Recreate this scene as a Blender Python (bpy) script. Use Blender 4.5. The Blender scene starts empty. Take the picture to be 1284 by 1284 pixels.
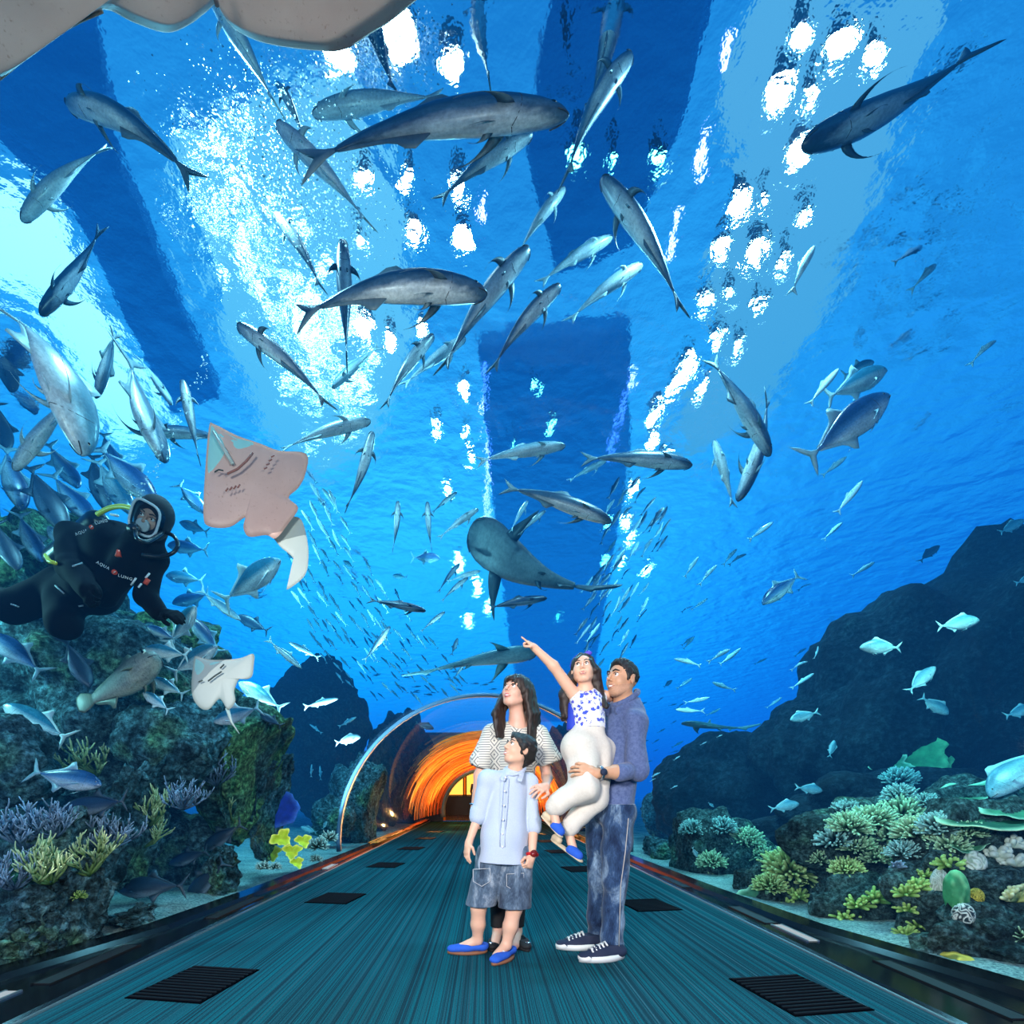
import bpy, math, random
import numpy as np
from mathutils import Vector, Matrix, noise
PI=math.pi
C=bpy.context.scene.collection
F=640.0; CX=608.0; HY=996.0; CAMZ=0.97
def P(px,py,Y):                      # the point that stands at depth Y on the ray of a photograph position
    return Vector(((px-CX)/F*Y, Y, CAMZ-(py-HY)/F*Y))
def rnd(a,b): return random.uniform(a,b)
# ---------------------------------------------------------------- materials
def newmat(name):
    m=bpy.data.materials.new(name); m.use_nodes=True
    nt=m.node_tree; nt.nodes.clear(); return m,nt
def nd(nt,t,**k):
    n=nt.nodes.new(t)
    for a,b in k.items():
        if a.startswith('i_'):
            key=a[2:]; key=int(key) if key.isdigit() else key.replace('_',' ')
            n.inputs[key].default_value=b
        else: setattr(n,a,b)
    return n
def ramp(nt,stops,fac=None,interp='LINEAR'):
    r=nt.nodes.new('ShaderNodeValToRGB'); cr=r.color_ramp; cr.interpolation=interp
    while len(cr.elements)<len(stops): cr.elements.new(0.5)
    for e,(p,c) in zip(cr.elements,stops):
        e.position=p; e.color=(c[0],c[1],c[2],1) if len(c)==3 else c
    if fac is not None: nt.links.new(fac,r.inputs[0])
    return r
def mix(nt,a,b,fac,mode='MIX'):
    m=nt.nodes.new('ShaderNodeMix'); m.data_type='RGBA'; m.blend_type=mode
    for s,v in ((m.inputs[6],a),(m.inputs[7],b),(m.inputs[0],fac)):
        if hasattr(v,'type') and not isinstance(v,(tuple,float)): nt.links.new(v,s)
        else: s.default_value=v if not isinstance(v,tuple) else (v[0],v[1],v[2],1)
    return m.outputs[2]
def math_(nt,op,a,b=0.0):
    m=nt.nodes.new('ShaderNodeMath'); m.operation=op
    for s,v in ((m.inputs[0],a),(m.inputs[1],b)):
        if isinstance(v,(int,float)): s.default_value=v
        else: nt.links.new(v,s)
    return m.outputs[0]
def coords(nt,which='Object',scale=(1,1,1),rot=(0,0,0)):
    tc=nt.nodes.new('ShaderNodeTexCoord'); mp=nt.nodes.new('ShaderNodeMapping')
    mp.inputs['Scale'].default_value=scale; mp.inputs['Rotation'].default_value=rot
    nt.links.new(tc.outputs[which],mp.inputs[0]); return mp.outputs[0]
def noise_tex(nt,vec,scale,detail=4,rough=.55,dist=0.0):
    n=nd(nt,'ShaderNodeTexNoise'); n.inputs['Scale'].default_value=scale
    n.inputs['Detail'].default_value=detail; n.inputs['Roughness'].default_value=rough
    n.inputs['Distortion'].default_value=dist
    if vec is not None: nt.links.new(vec,n.inputs['Vector'])
    return n.outputs['Fac']
def bsdf(nt,color,rough=.6,metal=0,spec=.5,bump=None,bstr=.3,bdist=.01,sheen=0,trans=0,coat=0,sub=0):
    b=nt.nodes.new('ShaderNodeBsdfPrincipled'); o=nt.nodes.new('ShaderNodeOutputMaterial')
    if isinstance(color,tuple): b.inputs['Base Color'].default_value=(*color[:3],1)
    else: nt.links.new(color,b.inputs['Base Color'])
    b.inputs['Roughness'].default_value=rough; b.inputs['Metallic'].default_value=metal
    b.inputs['Specular IOR Level'].default_value=spec
    b.inputs['Sheen Weight'].default_value=sheen; b.inputs['Coat Weight'].default_value=coat
    if bump is not None:
        u=nd(nt,'ShaderNodeBump'); u.inputs['Strength'].default_value=bstr; u.inputs['Distance'].default_value=bdist
        nt.links.new(bump,u.inputs['Height']); nt.links.new(u.outputs[0],b.inputs['Normal'])
    nt.links.new(b.outputs[0],o.inputs[0]); return b
def plain(name,col,rough=.6,metal=0,spec=.5,var=.0,vscale=8,bstr=0,sheen=0,coat=0):
    m,nt=newmat(name)
    if var or bstr:
        v=coords(nt); n=noise_tex(nt,v,vscale,5)
        lo=tuple(max(0,c*(1-var)) for c in col); hi=tuple(min(1,c*(1+var)) for c in col)
        c=mix(nt,lo,hi,n)
        bsdf(nt,c,rough,metal,spec,bump=n if bstr else None,bstr=bstr,sheen=sheen,coat=coat)
    else: bsdf(nt,col,rough,metal,spec,sheen=sheen,coat=coat)
    return m
def emit(name,col,s):
    m,nt=newmat(name); e=nd(nt,'ShaderNodeEmission'); e.inputs[0].default_value=(*col,1); e.inputs[1].default_value=s
    o=nd(nt,'ShaderNodeOutputMaterial'); nt.links.new(e.outputs[0],o.inputs[0]); return m
# ---------------------------------------------------------------- objects
def mesh(name,vs,fs,smooth=True):
    me=bpy.data.meshes.new(name); me.from_pydata([tuple(v) for v in vs],[],[tuple(f) for f in fs]); me.update()
    if smooth: me.shade_smooth()
    return me
def link(name,me,mat=None,parent=None,**pr):
    o=bpy.data.objects.new(name,me); C.objects.link(o)
    if mat is not None and me is not None:
        if isinstance(mat,(list,tuple)):
            for q in mat: me.materials.append(q)
        elif len(me.materials)==0: me.materials.append(mat)
    if parent is not None: o.parent=parent
    for k,v in pr.items(): o[k]=v
    return o
def struct(name,me,mat=None,parent=None):
    return link(name,me,mat,parent,kind='structure')
def thing(name,label,cat,loc=(0,0,0),group=None):
    o=bpy.data.objects.new(name,None); C.objects.link(o); o.location=loc; o.empty_display_size=.05
    o['label']=label; o['category']=cat
    if group: o['group']=group
    return o
def tag(o,label,cat,group=None,kind=None):
    o['label']=label; o['category']=cat
    if group: o['group']=group
    if kind: o['kind']=kind
    return o
class MB:
    def __init__(s): s.v=[]; s.f=[]
    def add(s,vs,fs):
        b=len(s.v); s.v+= [Vector(v) for v in vs]; s.f+=[tuple(i+b for i in f) for f in fs]; return s
    def box(s,c,d,rz=0,R=None):
        R=R or Matrix.Rotation(rz,3,'Z'); c=Vector(c)
        vs=[c+R@Vector((x*d[0]/2,y*d[1]/2,z*d[2]/2)) for x in(-1,1) for y in(-1,1) for z in(-1,1)]
        return s.add(vs,[(0,1,3,2),(4,6,7,5),(0,4,5,1),(2,3,7,6),(0,2,6,4),(1,5,7,3)])
    def tube(s,pts,rs,n=8,cap=True,flat=1.0):
        pts=[Vector(p) for p in pts]; m=len(pts)
        if not hasattr(rs,'__len__'): rs=[rs]*m
        up=None; b=len(s.v)
        for i,p in enumerate(pts):
            t=(pts[min(i+1,m-1)]-pts[max(i-1,0)])
            t=t.normalized() if t.length>1e-9 else Vector((0,0,1))
            if up is None:
                up=t.orthogonal().normalized()
            else:
                up=(up-t*up.dot(t)); up=up.normalized() if up.length>1e-6 else t.orthogonal().normalized()
            w=t.cross(up)
            for k in range(n):
                a=2*PI*k/n; s.v.append(p+up*math.cos(a)*rs[i]+w*math.sin(a)*rs[i]*flat)
        for i in range(m-1):
            for k in range(n):
                a=b+i*n+k; c=b+i*n+(k+1)%n; s.f.append((a,c,c+n,a+n))
        if cap:
            s.f.append(tuple(b+k for k in range(n-1,-1,-1))); s.f.append(tuple(b+(m-1)*n+k for k in range(n)))
        return s
    def ball(s,c,r,nu=12,nv=8,R=None):
        c=Vector(c); r=(r,r,r) if not hasattr(r,'__len__') else r; b=len(s.v)
        R=R or Matrix.Identity(3)
        s.v.append(c+R@Vector((0,0,r[2])))
        for j in range(1,nv):
            t=PI*j/nv
            for k in range(nu):
                a=2*PI*k/nu; s.v.append(c+R@Vector((r[0]*math.sin(t)*math.cos(a),r[1]*math.sin(t)*math.sin(a),r[2]*math.cos(t))))
        s.v.append(c+R@Vector((0,0,-r[2]))); e=len(s.v)-1
        for k in range(nu): s.f.append((b,b+1+k,b+1+(k+1)%nu)); s.f.append((e,e-nu+(k+1)%nu,e-nu+k))
        for j in range(nv-2):
            for k in range(nu):
                a=b+1+j*nu+k; c2=b+1+j*nu+(k+1)%nu; s.f.append((a,a+nu,c2+nu,c2))
        return s
    def plate(s,out,th,ax=1):          # outline of 2D points thickened to both sides with a soft edge
        n=len(out); b=len(s.v)
        cx=sum(p[0] for p in out)/n; cy=sum(p[1] for p in out)/n
        def V(x,y,t):
            return Vector((x,t,y)) if ax==1 else (Vector((x,y,t)) if ax==2 else Vector((t,x,y)))
        for p in out: s.v.append(V(p[0],p[1],0))
        for sg in (1,-1):
            for p in out: s.v.append(V(cx+(p[0]-cx)*.8,cy+(p[1]-cy)*.8,sg*th))
            s.v.append(V(cx,cy,sg*th*1.3))
        for k in range(n):
            k2=(k+1)%n
            s.f.append((b+k,b+k2,b+n+k2,b+n+k)); s.f.append((b+n+k,b+n+k2,b+2*n))
            o=b+2*n+1
            s.f.append((b+k2,b+k,o+k,o+k2)); s.f.append((o+k2,o+k,o+n))
        return s
    def xf(s,fn,start=0):
        for i in range(start,len(s.v)): s.v[i]=Vector(fn(s.v[i]))
        return s
    def build(s,name,mat,parent=None,smooth=True,**pr):
        return link(name,mesh(name,s.v,s.f,smooth),mat,parent,**pr)
def interp(x,xs,ys): return float(np.interp(x,xs,ys))
# ================================================================ CAMERA, VIEW, WORLD
sc=bpy.context.scene
cam=bpy.data.cameras.new('camera'); co=bpy.data.objects.new('camera',cam); C.objects.link(co)
co.location=(0,0,CAMZ); co.rotation_euler=(PI/2,0,0)
cam.sensor_width=36; cam.lens=F/1284*36; cam.shift_x=(642-CX)/1284; cam.shift_y=(HY-642)/1284
cam.clip_start=.05; cam.clip_end=200
sc.camera=co
sc.view_settings.view_transform='Standard'; sc.view_settings.look='None'; sc.view_settings.gamma=1
sc.view_settings.exposure=0.0; sc.view_settings.use_curve_mapping=False
sc.cycles.transparent_max_bounces=24; sc.cycles.max_bounces=6; sc.cycles.diffuse_bounces=2
sc.cycles.glossy_bounces=3; sc.cycles.transmission_bounces=6; sc.cycles.caustics_refractive=False; sc.cycles.caustics_reflective=False
sc.cycles.sample_clamp_indirect=6.0
w=bpy.data.worlds.new('open_water'); sc.world=w; w.use_nodes=True; nt=w.node_tree; nt.nodes.clear()
tc=nd(nt,'ShaderNodeTexCoord'); sp=nd(nt,'ShaderNodeSeparateXYZ'); nt.links.new(tc.outputs['Generated'],sp.inputs[0])
r=ramp(nt,[(0.0,(.0,.008,.02)),(.42,(.0,.018,.06)),(.52,(.0,.05,.2)),(.60,(.0,.14,.45)),(.69,(.03,.36,.86)),(.78,(.07,.50,.98)),(.86,(.03,.27,.62)),(1.0,(.0,.08,.32))],
       math_(nt,'ADD',math_(nt,'MULTIPLY',sp.outputs[2],.5),.5))
ax=math_(nt,'ABSOLUTE',math_(nt,'SUBTRACT',sp.outputs[0],-.08))
fall=ramp(nt,[(0,(1,1,1)),(.3,(.92,.94,.97)),(.55,(.22,.40,.62)),(1,(.12,.24,.42))],ax)
hi_=ramp(nt,[(.52,(0,0,0)),(.80,(.75,.75,.75))],sp.outputs[2]).outputs[0]
c=mix(nt,r.outputs[0],mix(nt,fall.outputs[0],(1.0,1.0,1.0),hi_),1.0,'MULTIPLY')
n=noise_tex(nt,tc.outputs['Generated'],2.2,3)
c=mix(nt,c,ramp(nt,[(.3,(.72,.78,.85)),(.7,(1.25,1.2,1.12))],n).outputs[0],1.0,'MULTIPLY')
bg=nd(nt,'ShaderNodeBackground'); nt.links.new(c,bg.inputs[0]); bg.inputs[1].default_value=1.55
o=nd(nt,'ShaderNodeOutputWorld'); nt.links.new(bg.outputs[0],o.inputs[0])
# ================================================================ TUNNEL
RY=([-3,1.5,2.5,3.6,5,7.5,11,22],[2.95,2.85,2.60,2.34,2.24,2.17,2.12,2.12]); ZC=.28
def R_(y): return interp(y,*RY)
def inside_vault(p,m=0.0):
    return -3<p[1]<22 and math.hypot(p[0],max(p[2]-ZC,0))<R_(p[1])+m
def arc(y,dr=0,n=48,a0=-6,a1=186,zc=ZC,r=None):
    rr=(R_(y) if r is None else r)+dr; return [Vector((math.cos(math.radians(a0+(a1-a0)*k/n))*rr,y,zc+math.sin(math.radians(a0+(a1-a0)*k/n))*rr)) for k in range(n+1)]
def loft(rows,closed=False):
    vs=[];fs=[];n=len(rows[0])
    for r_ in rows: vs+=r_
    for i in range(len(rows)-1):
        for k in range(n if closed else n-1):
            a=i*n+k; b=i*n+(k+1)%n; fs.append((a,b,b+n,a+n))
    return vs,fs
YS=[-3,-1.5,0,1,1.5,2,2.5,3,3.6,4.2,5,6,7.5]
# acrylic vault
m_acr,nt=newmat('acrylic')
t=nd(nt,'ShaderNodeBsdfTransparent'); t.inputs[0].default_value=(.97,.99,1,1)
g=nd(nt,'ShaderNodeBsdfGlossy'); g.inputs['Roughness'].default_value=.03
scr=noise_tex(nt,coords(nt,scale=(1,.4,1)),3,2)
fr=nd(nt,'ShaderNodeFresnel'); fr.inputs[0].default_value=1.25
mx=nd(nt,'ShaderNodeMixShader'); nt.links.new(math_(nt,'MULTIPLY',fr.outputs[0],.55),mx.inputs[0])
nt.links.new(t.outputs[0],mx.inputs[1]); nt.links.new(g.outputs[0],mx.inputs[2])
o=nd(nt,'ShaderNodeOutputMaterial'); nt.links.new(mx.outputs[0],o.inputs[0])
struct('window_1',mesh('acrylic_vault',*loft([arc(y) for y in YS])),m_acr)
Y2=[7.5,9,11,13,15,18.4]
struct('window_2',mesh('acrylic_vault_far',*loft([arc(y) for y in Y2])),m_acr)
# water around the tunnel: a closed body with the tunnel left out
m_wat,nt=newmat('tank_water')
va=nd(nt,'ShaderNodeVolumeAbsorption'); va.inputs[0].default_value=(.0,.76,.86,1); va.inputs[1].default_value=.17
ve=nd(nt,'ShaderNodeEmission'); ve.inputs[0].default_value=(.016,.18,.54,1); ve.inputs[1].default_value=.031  # faint emission put in for the light scattered by the water
ad=nd(nt,'ShaderNodeAddShader'); nt.links.new(va.outputs[0],ad.inputs[0]); nt.links.new(ve.outputs[0],ad.inputs[1])
o=nd(nt,'ShaderNodeOutputMaterial'); nt.links.new(ad.outputs[0],o.inputs['Volume'])
WZ=6.4; XW=40
def wrow(y,kind=0):
    a=arc(y,.03,n=32)
    if kind==1:
        a=[Vector((max(-2.9,min(2.9,(p.x)*4)),y,min(3.4,max(-.2,(p.z-.2)*4)))) for p in a]
    if kind==2: a=[Vector((p.x*.01,y,-.2+.01*p.z)) for p in a]
    b=[Vector((-XW,y,-.35)),Vector((-XW,y,WZ)),Vector((0,y,WZ)),Vector((XW,y,WZ)),Vector((XW,y,-.35))]
    return a+b
rows=[wrow(y) for y in (-2.9,-1.5,0,1.5,2.5,3.6,5,7.5,11,18.45)]+[wrow(18.5,1),wrow(27.3,1),wrow(27.4,2),wrow(120,2)]
vs,fs=loft(rows,True); n=len(rows[0])
fs.append(tuple(range(n-1,-1,-1))); fs.append(tuple(len(vs)-n+k for k in range(n)))
# the far end of the tank, beyond the end wall of the tunnel
wm=mesh('water',vs,fs,False); wo=struct('water',wm,m_wat)
import bmesh
bm=bmesh.new(); bm.from_mesh(wm); bmesh.ops.recalc_face_normals(bm,faces=bm.faces); bm.to_mesh(wm); bm.free()
# rippled surface of the water seen from below
m_sur,nt=newmat('water_surface')
vv=coords(nt,scale=(1,1,1))
n1=noise_tex(nt,vv,1.6,2,.5,.4); n2=noise_tex(nt,vv,7,3,.6)
hh=math_(nt,'ADD',n1,math_(nt,'MULTIPLY',n2,.22))
bp=nd(nt,'ShaderNodeBump'); bp.inputs['Strength'].default_value=1.0; bp.inputs['Distance'].default_value=.22; nt.links.new(hh,bp.inputs['Height'])
rf=nd(nt,'ShaderNodeBsdfRefraction'); rf.inputs['IOR'].default_value=1.12; rf.inputs['Roughness'].default_value=.045
rf.inputs[0].default_value=(.9,.97,1,1); nt.links.new(bp.outputs[0],rf.inputs['Normal'])
rf2=nd(nt,'ShaderNodeBsdfRefraction'); rf2.inputs['IOR'].default_value=1.12; rf2.inputs['Roughness'].default_value=.33
rf2.inputs[0].default_value=(.9,.97,1,1); nt.links.new(bp.outputs[0],rf2.inputs['Normal'])
ms_=nd(nt,'ShaderNodeMixShader'); ms_.inputs[0].default_value=.34; nt.links.new(rf.outputs[0],ms_.inputs[1]); nt.links.new(rf2.outputs[0],ms_.inputs[2])
o=nd(nt,'ShaderNodeOutputMaterial'); nt.links.new(ms_.outputs[0],o.inputs[0])
vs=[Vector((x,y,WZ+.06)) for x in (-XW,XW) for y in (-2.9,120)]
surf=struct('water_surface',mesh('water_surface',vs,[(0,1,3,2)],False),m_sur)
# ---------------- steel rings
m_steel=plain('ring_steel',(.05,.16,.28),.4,.1)
m_dark=plain('dark_metal',(.004,.006,.008),.6,spec=.15)
def ring(y,dr,w,t,name,m,n=56,a0=-4,a1=184):
    a=arc(y-w/2,dr,n,a0,a1); b=arc(y-w/2,dr+t,n,a0,a1); c=arc(y+w/2,dr+t,n,a0,a1); d=arc(y+w/2,dr,n,a0,a1)
    rows=[[a[i],b[i],c[i],d[i]] for i in range(len(a))]
    vs,fs=loft(rows,True); fs+=[(3,2,1,0),tuple(len(vs)-4+k for k in range(4))]
    return link(name,mesh(name,vs,fs),m)
tag(ring(7.5,-.045,.10,.045,'arch_rib',m_steel),'slim blue grey steel rib arching over the walkway where two glass sections meet','arch')
# ---------------- carpet floor
FW=1.97
m_car,nt=newmat('striped_carpet')
v1=coords(nt,scale=(34,.03,1)); s1=noise_tex(nt,v1,1.0,2,.6)
v2=coords(nt,scale=(125,.06,1)); s2=noise_tex(nt,v2,1.0,2,.5)
v3=coords(nt,scale=(1,1,1)); s3=noise_tex(nt,v3,160,2,.6)
st=ramp(nt,[(.0,(.008,.022,.034)),(.40,(.011,.034,.050)),(.50,(.014,.052,.075)),(.55,(.006,.12,.155)),(.60,(.016,.050,.072)),(.68,(.075,.15,.19)),(1,(.13,.22,.26))],math_(nt,'ADD',math_(nt,'MULTIPLY',s1,.45),math_(nt,'MULTIPLY',s2,.58)))
cc=mix(nt,st.outputs[0],ramp(nt,[(.3,(.72,.72,.72)),(.7,(1.3,1.3,1.3))],s3).outputs[0],1.0,'MULTIPLY')
bsdf(nt,cc,1.0,0,.0,bump=s3,bstr=.4,bdist=.004)
struct('floor',mesh('floor',[(-FW,-3,0),(FW,-3,0),(FW,18.4,0),(-FW,18.4,0)],[(0,1,2,3)],False),m_car)
# ---------------- black granite margins with seams, metal edge strips
m_gra,nt=newmat('black_granite')
sp_=noise_tex(nt,coords(nt),240,2,.7)
bsdf(nt,ramp(nt,[(.62,(.004,.006,.009)),(.8,(.05,.06,.07))],sp_).outputs[0],.16,0,.14)
m_strip=plain('edge_strip_metal',(.55,.62,.66),.3,.9)
m_seam=plain('seam_grey',(.12,.15,.17),.5)
for sd,nm in ((-1,'left'),(1,'right')):
    rows=[[Vector((sd*(FW+.012),y,.004)),Vector((sd*(FW+.03),y,.02)),Vector((sd*(R_(y)-.12),y,.02)),Vector((sd*(R_(y)-.10),y,.05)),Vector((sd*(R_(y)+.05),y,.055)),Vector((sd*(R_(y)+.05),y,-.3))] for y in YS+Y2[1:]]
    struct('trim_1' if sd<0 else 'trim_2',mesh('granite_margin',*loft(rows),False),m_gra)
    s=MB(); s.box((sd*(FW+.004),7.7,.003),(.014,21.4,.014)); struct('trim_3' if sd<0 else 'trim_4',mesh('edge_strip',s.v,s.f,False),m_strip)
# ---------------- recessed slots and lamps in the granite margin
m_slot=plain('slot_black',(.002,.002,.003),.6)
m_lmp=emit('warm_white_lens',(.75,.9,1.0),.55)
def slot(sd,y0,y1,lab):
    ym=(y0+y1)/2; xm=sd*(FW+.03+(R_(ym)-.12-FW))*1.0
    xm=sd*(FW+(R_(ym)-FW-.1)*.55)
    t=thing('slot_drain',lab,'drain',(xm,ym,.02))
    b=MB(); b.box((0,0,.003),(.085,y1-y0,.006)); b.build('recess',m_slot,t,False)
    f=MB()
    for e in (-1,1): f.box((e*.047,0,.004),(.006,y1-y0+.02,.009))
    f.build('frame',m_dark,t,False)
def lamp(sd,y0,y1,lab):
    ym=(y0+y1)/2; xm=sd*(FW+(R_(ym)-FW-.1)*.5)
    t=thing('recessed_lamp',lab,'lamp',(xm,ym,.02))
    b=MB(); b.box((0,0,.004),(.06,y1-y0,.006)); b.build('lens',m_lmp,t,False)
    f=MB()
    for e in (-1,1): f.box((e*.036,0,.004),(.012,y1-y0+.02,.01))
    f.build('frame',m_strip,t,False)
slot(-1,2.55,3.2,'black slot in the left granite margin beside the nearest floor grille')
slot(-1,3.9,4.7,'black slot in the left granite margin beside the second floor grille')
slot(-1,5.6,6.3,'black slot in the left granite margin just before the steel rib')
slot(1,2.15,2.9,'black slot in the right granite margin, the one nearest the viewer')
slot(1,3.75,4.3,'black slot in the right granite margin behind the pale lamp lens')
slot(1,5.2,5.9,'black slot in the right granite margin beside the jeans of the man')
lamp(-1,2.0,2.45,'long pale lamp lens let into the left granite margin at its near end')
lamp(1,3.3,3.7,'pale rectangular lamp lens let into the right granite margin')
lamp(-1,6.5,6.9,'small pale lamp lens in the left granite margin near the steel rib')
# ---------------- floor grilles
m_gri=plain('grille_black',(.002,.003,.005),.9,spec=.0)
m_gri2=plain('grille_slat',(.005,.008,.012),.8,spec=.1)
def grille(x,y,rz,lab,w=.40,d=.46):
    t=thing('floor_grille',lab,'floor grille',(x,y,0),'black air grilles along both edges of the carpet'); t.rotation_euler=(0,0,rz)
    b=MB(); b.box((0,0,.002),(w,d,.005)); b.build('tray',m_gri,t,False)
    s=MB()
    for k in range(13): s.box((0,-d/2+d*(k+.5)/13,.007),(w-.02,.011,.006))
    s.build('slats',m_gri2,t,False)
gl=['nearest the viewer','second from the viewer','third from the viewer','fourth from the viewer','fifth from the viewer','sixth from the viewer']
for k,(px,py) in enumerate(((247,1233),(422,1126.5),(484,1085),(515.5,1064),(534,1051.5),(546,1043))):
    y=CAMZ*F/(py-HY); grille((px-CX)/F*y,y,-.16,'black slatted floor grille along the left carpet edge, '+gl[k])
for k,(px,py) in enumerate(((998,1246),(812,1135),(728,1090),(701,1068),(686,1055),(674,1046))):
    y=CAMZ*F/(py-HY); grille((px-CX)/F*y,y,.16,'black slatted floor grille along the right carpet edge, '+gl[k])
# ---------------- far end: end wall with an arched doorway, orange room behind
m_endw=plain('end_wall_dark',(.01,.012,.015),.5,var=.3)
m_oranw=plain('orange_plaster',(.85,.30,.035),.6,var=.2,vscale=2)
m_teal=plain('teal_frame',(.16,.36,.38),.4,.3)
DR=1.52; DY=18.4; DZ=.36
outer=arc(DY,.3,40,0,180,0); inner=[Vector((math.cos(math.radians(180*k/40))*DR,DY,max(0,DZ+math.sin(math.radians(180*k/40))*DR))) for k in range(41)]
outer=[Vector((-(p.x),p.y,p.z)) if False else p for p in outer]
outer[0].z=-.1; outer[-1].z=-.1
inner2=[Vector((inner[0].x,DY,0))]+inner+[Vector((inner[-1].x,DY,0))]
outer2=[Vector((outer[0].x,DY,-.1))]+outer+[Vector((outer[-1].x,DY,-.1))]
back=[p+Vector((0,.35,0)) for p in inner2]
vs,fs=loft([outer2,inner2,back]); struct('wall_end',mesh('wall_end',vs,fs,False),m_endw)
fr=MB()
ring_pts=[Vector((math.cos(math.radians(-8+196*k/44))*DR,DY-.06,DZ+math.sin(math.radians(-8+196*k/44))*DR)) for k in range(45)]
fr.tube(ring_pts,.10,8); tag(fr.build('doorway_arch',m_teal),'pale teal arch frame around the doorway at the far end of the tunnel','arch')
# the room
b=MB(); b.add([(-2.6,18.75,0),(2.6,18.75,0),(2.6,27,0),(-2.6,27,0)],[(0,1,2,3)]); struct('floor_lobby',mesh('floor_lobby',b.v,b.f,False),plain('lobby_floor',(.05,.02,.012),.15))
b=MB(); b.box((0,27,1.6),(5.4,.1,3.2)); struct('wall_lobby',mesh('wall_lobby',b.v,b.f,False),m_oranw)
b=MB(); b.box((0,23,3.2),(5.4,8.4,.1)); struct('ceiling_lobby',mesh('ceiling_lobby',b.v,b.f,False),m_endw)
b=MB(); b.box((-2.7,23,1.6),(.1,8.4,3.2)); b.box((2.7,23,1.6),(.1,8.4,3.2)); struct('wall_lobby_sides',mesh('wall_lobby_sides',b.v,b.f,False),m_oranw)
m_pan=emit('lit_orange_panel',(1.0,.42,.06),2.2)
for k,x in enumerate((-1.55,-.55,.55,1.6)):
    t=thing('light_panel',['tall glowing orange panel of the far room, at its left end','tall glowing orange panel of the far room, left of its middle','tall glowing orange panel of the far room, right of its middle','tall glowing orange panel of the far room, at its right end'][k],'light panel',(x,26.7,0),'glowing orange panels behind the doorway')
    b=MB(); b.box((0,0,1.45),(.8,.04,2.3)); b.build('panel',m_pan,t,False)
    b=MB(); b.box((-.44,-.02,1.45),(.06,.08,2.5)); b.box((.44,-.02,1.45),(.06,.08,2.5)); b.box((0,-.02,2.68),(.94,.08,.06)); b.build('frame',m_endw,t,False)
t=thing('counter','dark counter in the orange room behind the doorway','counter',(-.9,24.2,0))
b=MB(); b.box((0,0,.45),(1.9,.5,.9)); b.build('body',m_endw,t,False); b=MB(); b.box((0,0,.93),(2.1,.65,.05)); b.build('top',m_dark,t,False)
# bent orange strips round the vault, shaped as the room's reflection in the glass
m_streak,nt=newmat('orange_streak')
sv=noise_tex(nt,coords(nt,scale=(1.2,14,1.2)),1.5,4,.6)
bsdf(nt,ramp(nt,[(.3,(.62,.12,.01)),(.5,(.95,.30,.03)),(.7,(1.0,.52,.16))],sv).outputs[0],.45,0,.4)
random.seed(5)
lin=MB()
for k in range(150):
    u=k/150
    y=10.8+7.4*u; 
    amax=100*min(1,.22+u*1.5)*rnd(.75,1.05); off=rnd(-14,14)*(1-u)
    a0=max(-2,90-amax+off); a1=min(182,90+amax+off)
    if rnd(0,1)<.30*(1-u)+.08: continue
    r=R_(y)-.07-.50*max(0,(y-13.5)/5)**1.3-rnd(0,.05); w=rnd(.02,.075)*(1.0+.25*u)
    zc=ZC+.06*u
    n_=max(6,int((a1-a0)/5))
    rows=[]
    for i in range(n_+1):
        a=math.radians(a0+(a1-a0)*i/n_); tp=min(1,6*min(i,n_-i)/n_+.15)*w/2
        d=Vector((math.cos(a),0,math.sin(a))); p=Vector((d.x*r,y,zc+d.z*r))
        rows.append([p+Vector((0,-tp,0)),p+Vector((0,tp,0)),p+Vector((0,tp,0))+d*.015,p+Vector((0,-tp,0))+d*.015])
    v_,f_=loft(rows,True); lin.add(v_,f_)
tag(lin.build('vault_reflection',m_streak),'orange strips shaped as a reflection curving over the tunnel in front of the far doorway','ceiling lining')
# orange strips lying on the margins near the doorway
ms=MB()
for k in range(34):
    y=rnd(9.2,17.5); L=rnd(.5,1.8); x=-rnd(1.98,2.10)
    ms.box((x,y,.06+rnd(0,.05)),(rnd(.012,.05),L,.012))
tag(ms.build('margin_strip',m_streak,None,False),'orange strips along the left margin near the far doorway','floor inlay')
ms=MB()
for k in range(12): ms.box((rnd(1.98,2.1),rnd(9.2,17.5),.06),(rnd(.012,.04),rnd(.5,1.6),.012))
tag(ms.build('margin_strip',m_streak,None,False),'orange strips along the right margin near the far doorway','floor inlay')
def light(kind,name,loc,rot,power,col,size=1,size_y=None,spread=None,target=None):
    l=bpy.data.lights.new(name,kind); l.energy=power; l.color=col
    if kind=='AREA':
        l.size=size
        if size_y: l.shape='RECTANGLE'; l.size_y=size_y
        if spread: l.spread=spread
    elif kind=='SPOT': l.spot_size=spread or 1.0; l.spot_blend=.6; l.shadow_soft_size=size
    else: l.shadow_soft_size=size
    o=bpy.data.objects.new(name,l); C.objects.link(o); o.location=loc
    if target is not None: o.rotation_euler=(Vector(target)-Vector(loc)).to_track_quat('-Z','Y').to_euler()
    else: o.rotation_euler=rot
    return o
for q in ((-1.2,16.6,.12),(1.2,16.6,.12),(-1.5,13.6,.12),(1.5,13.6,.12)): light('SPOT','added_warm_spot',q,None,420,(1,.5,.15),.012,spread=2.6,target=(q[0]*.2,q[1]-1.2,2.2))  # warm spots added to light the orange strips, no fixtures there
light('AREA','lobby_lamp',(0,21,3.1),(0,0,0),160,(1,.5,.15),4,3)
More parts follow.
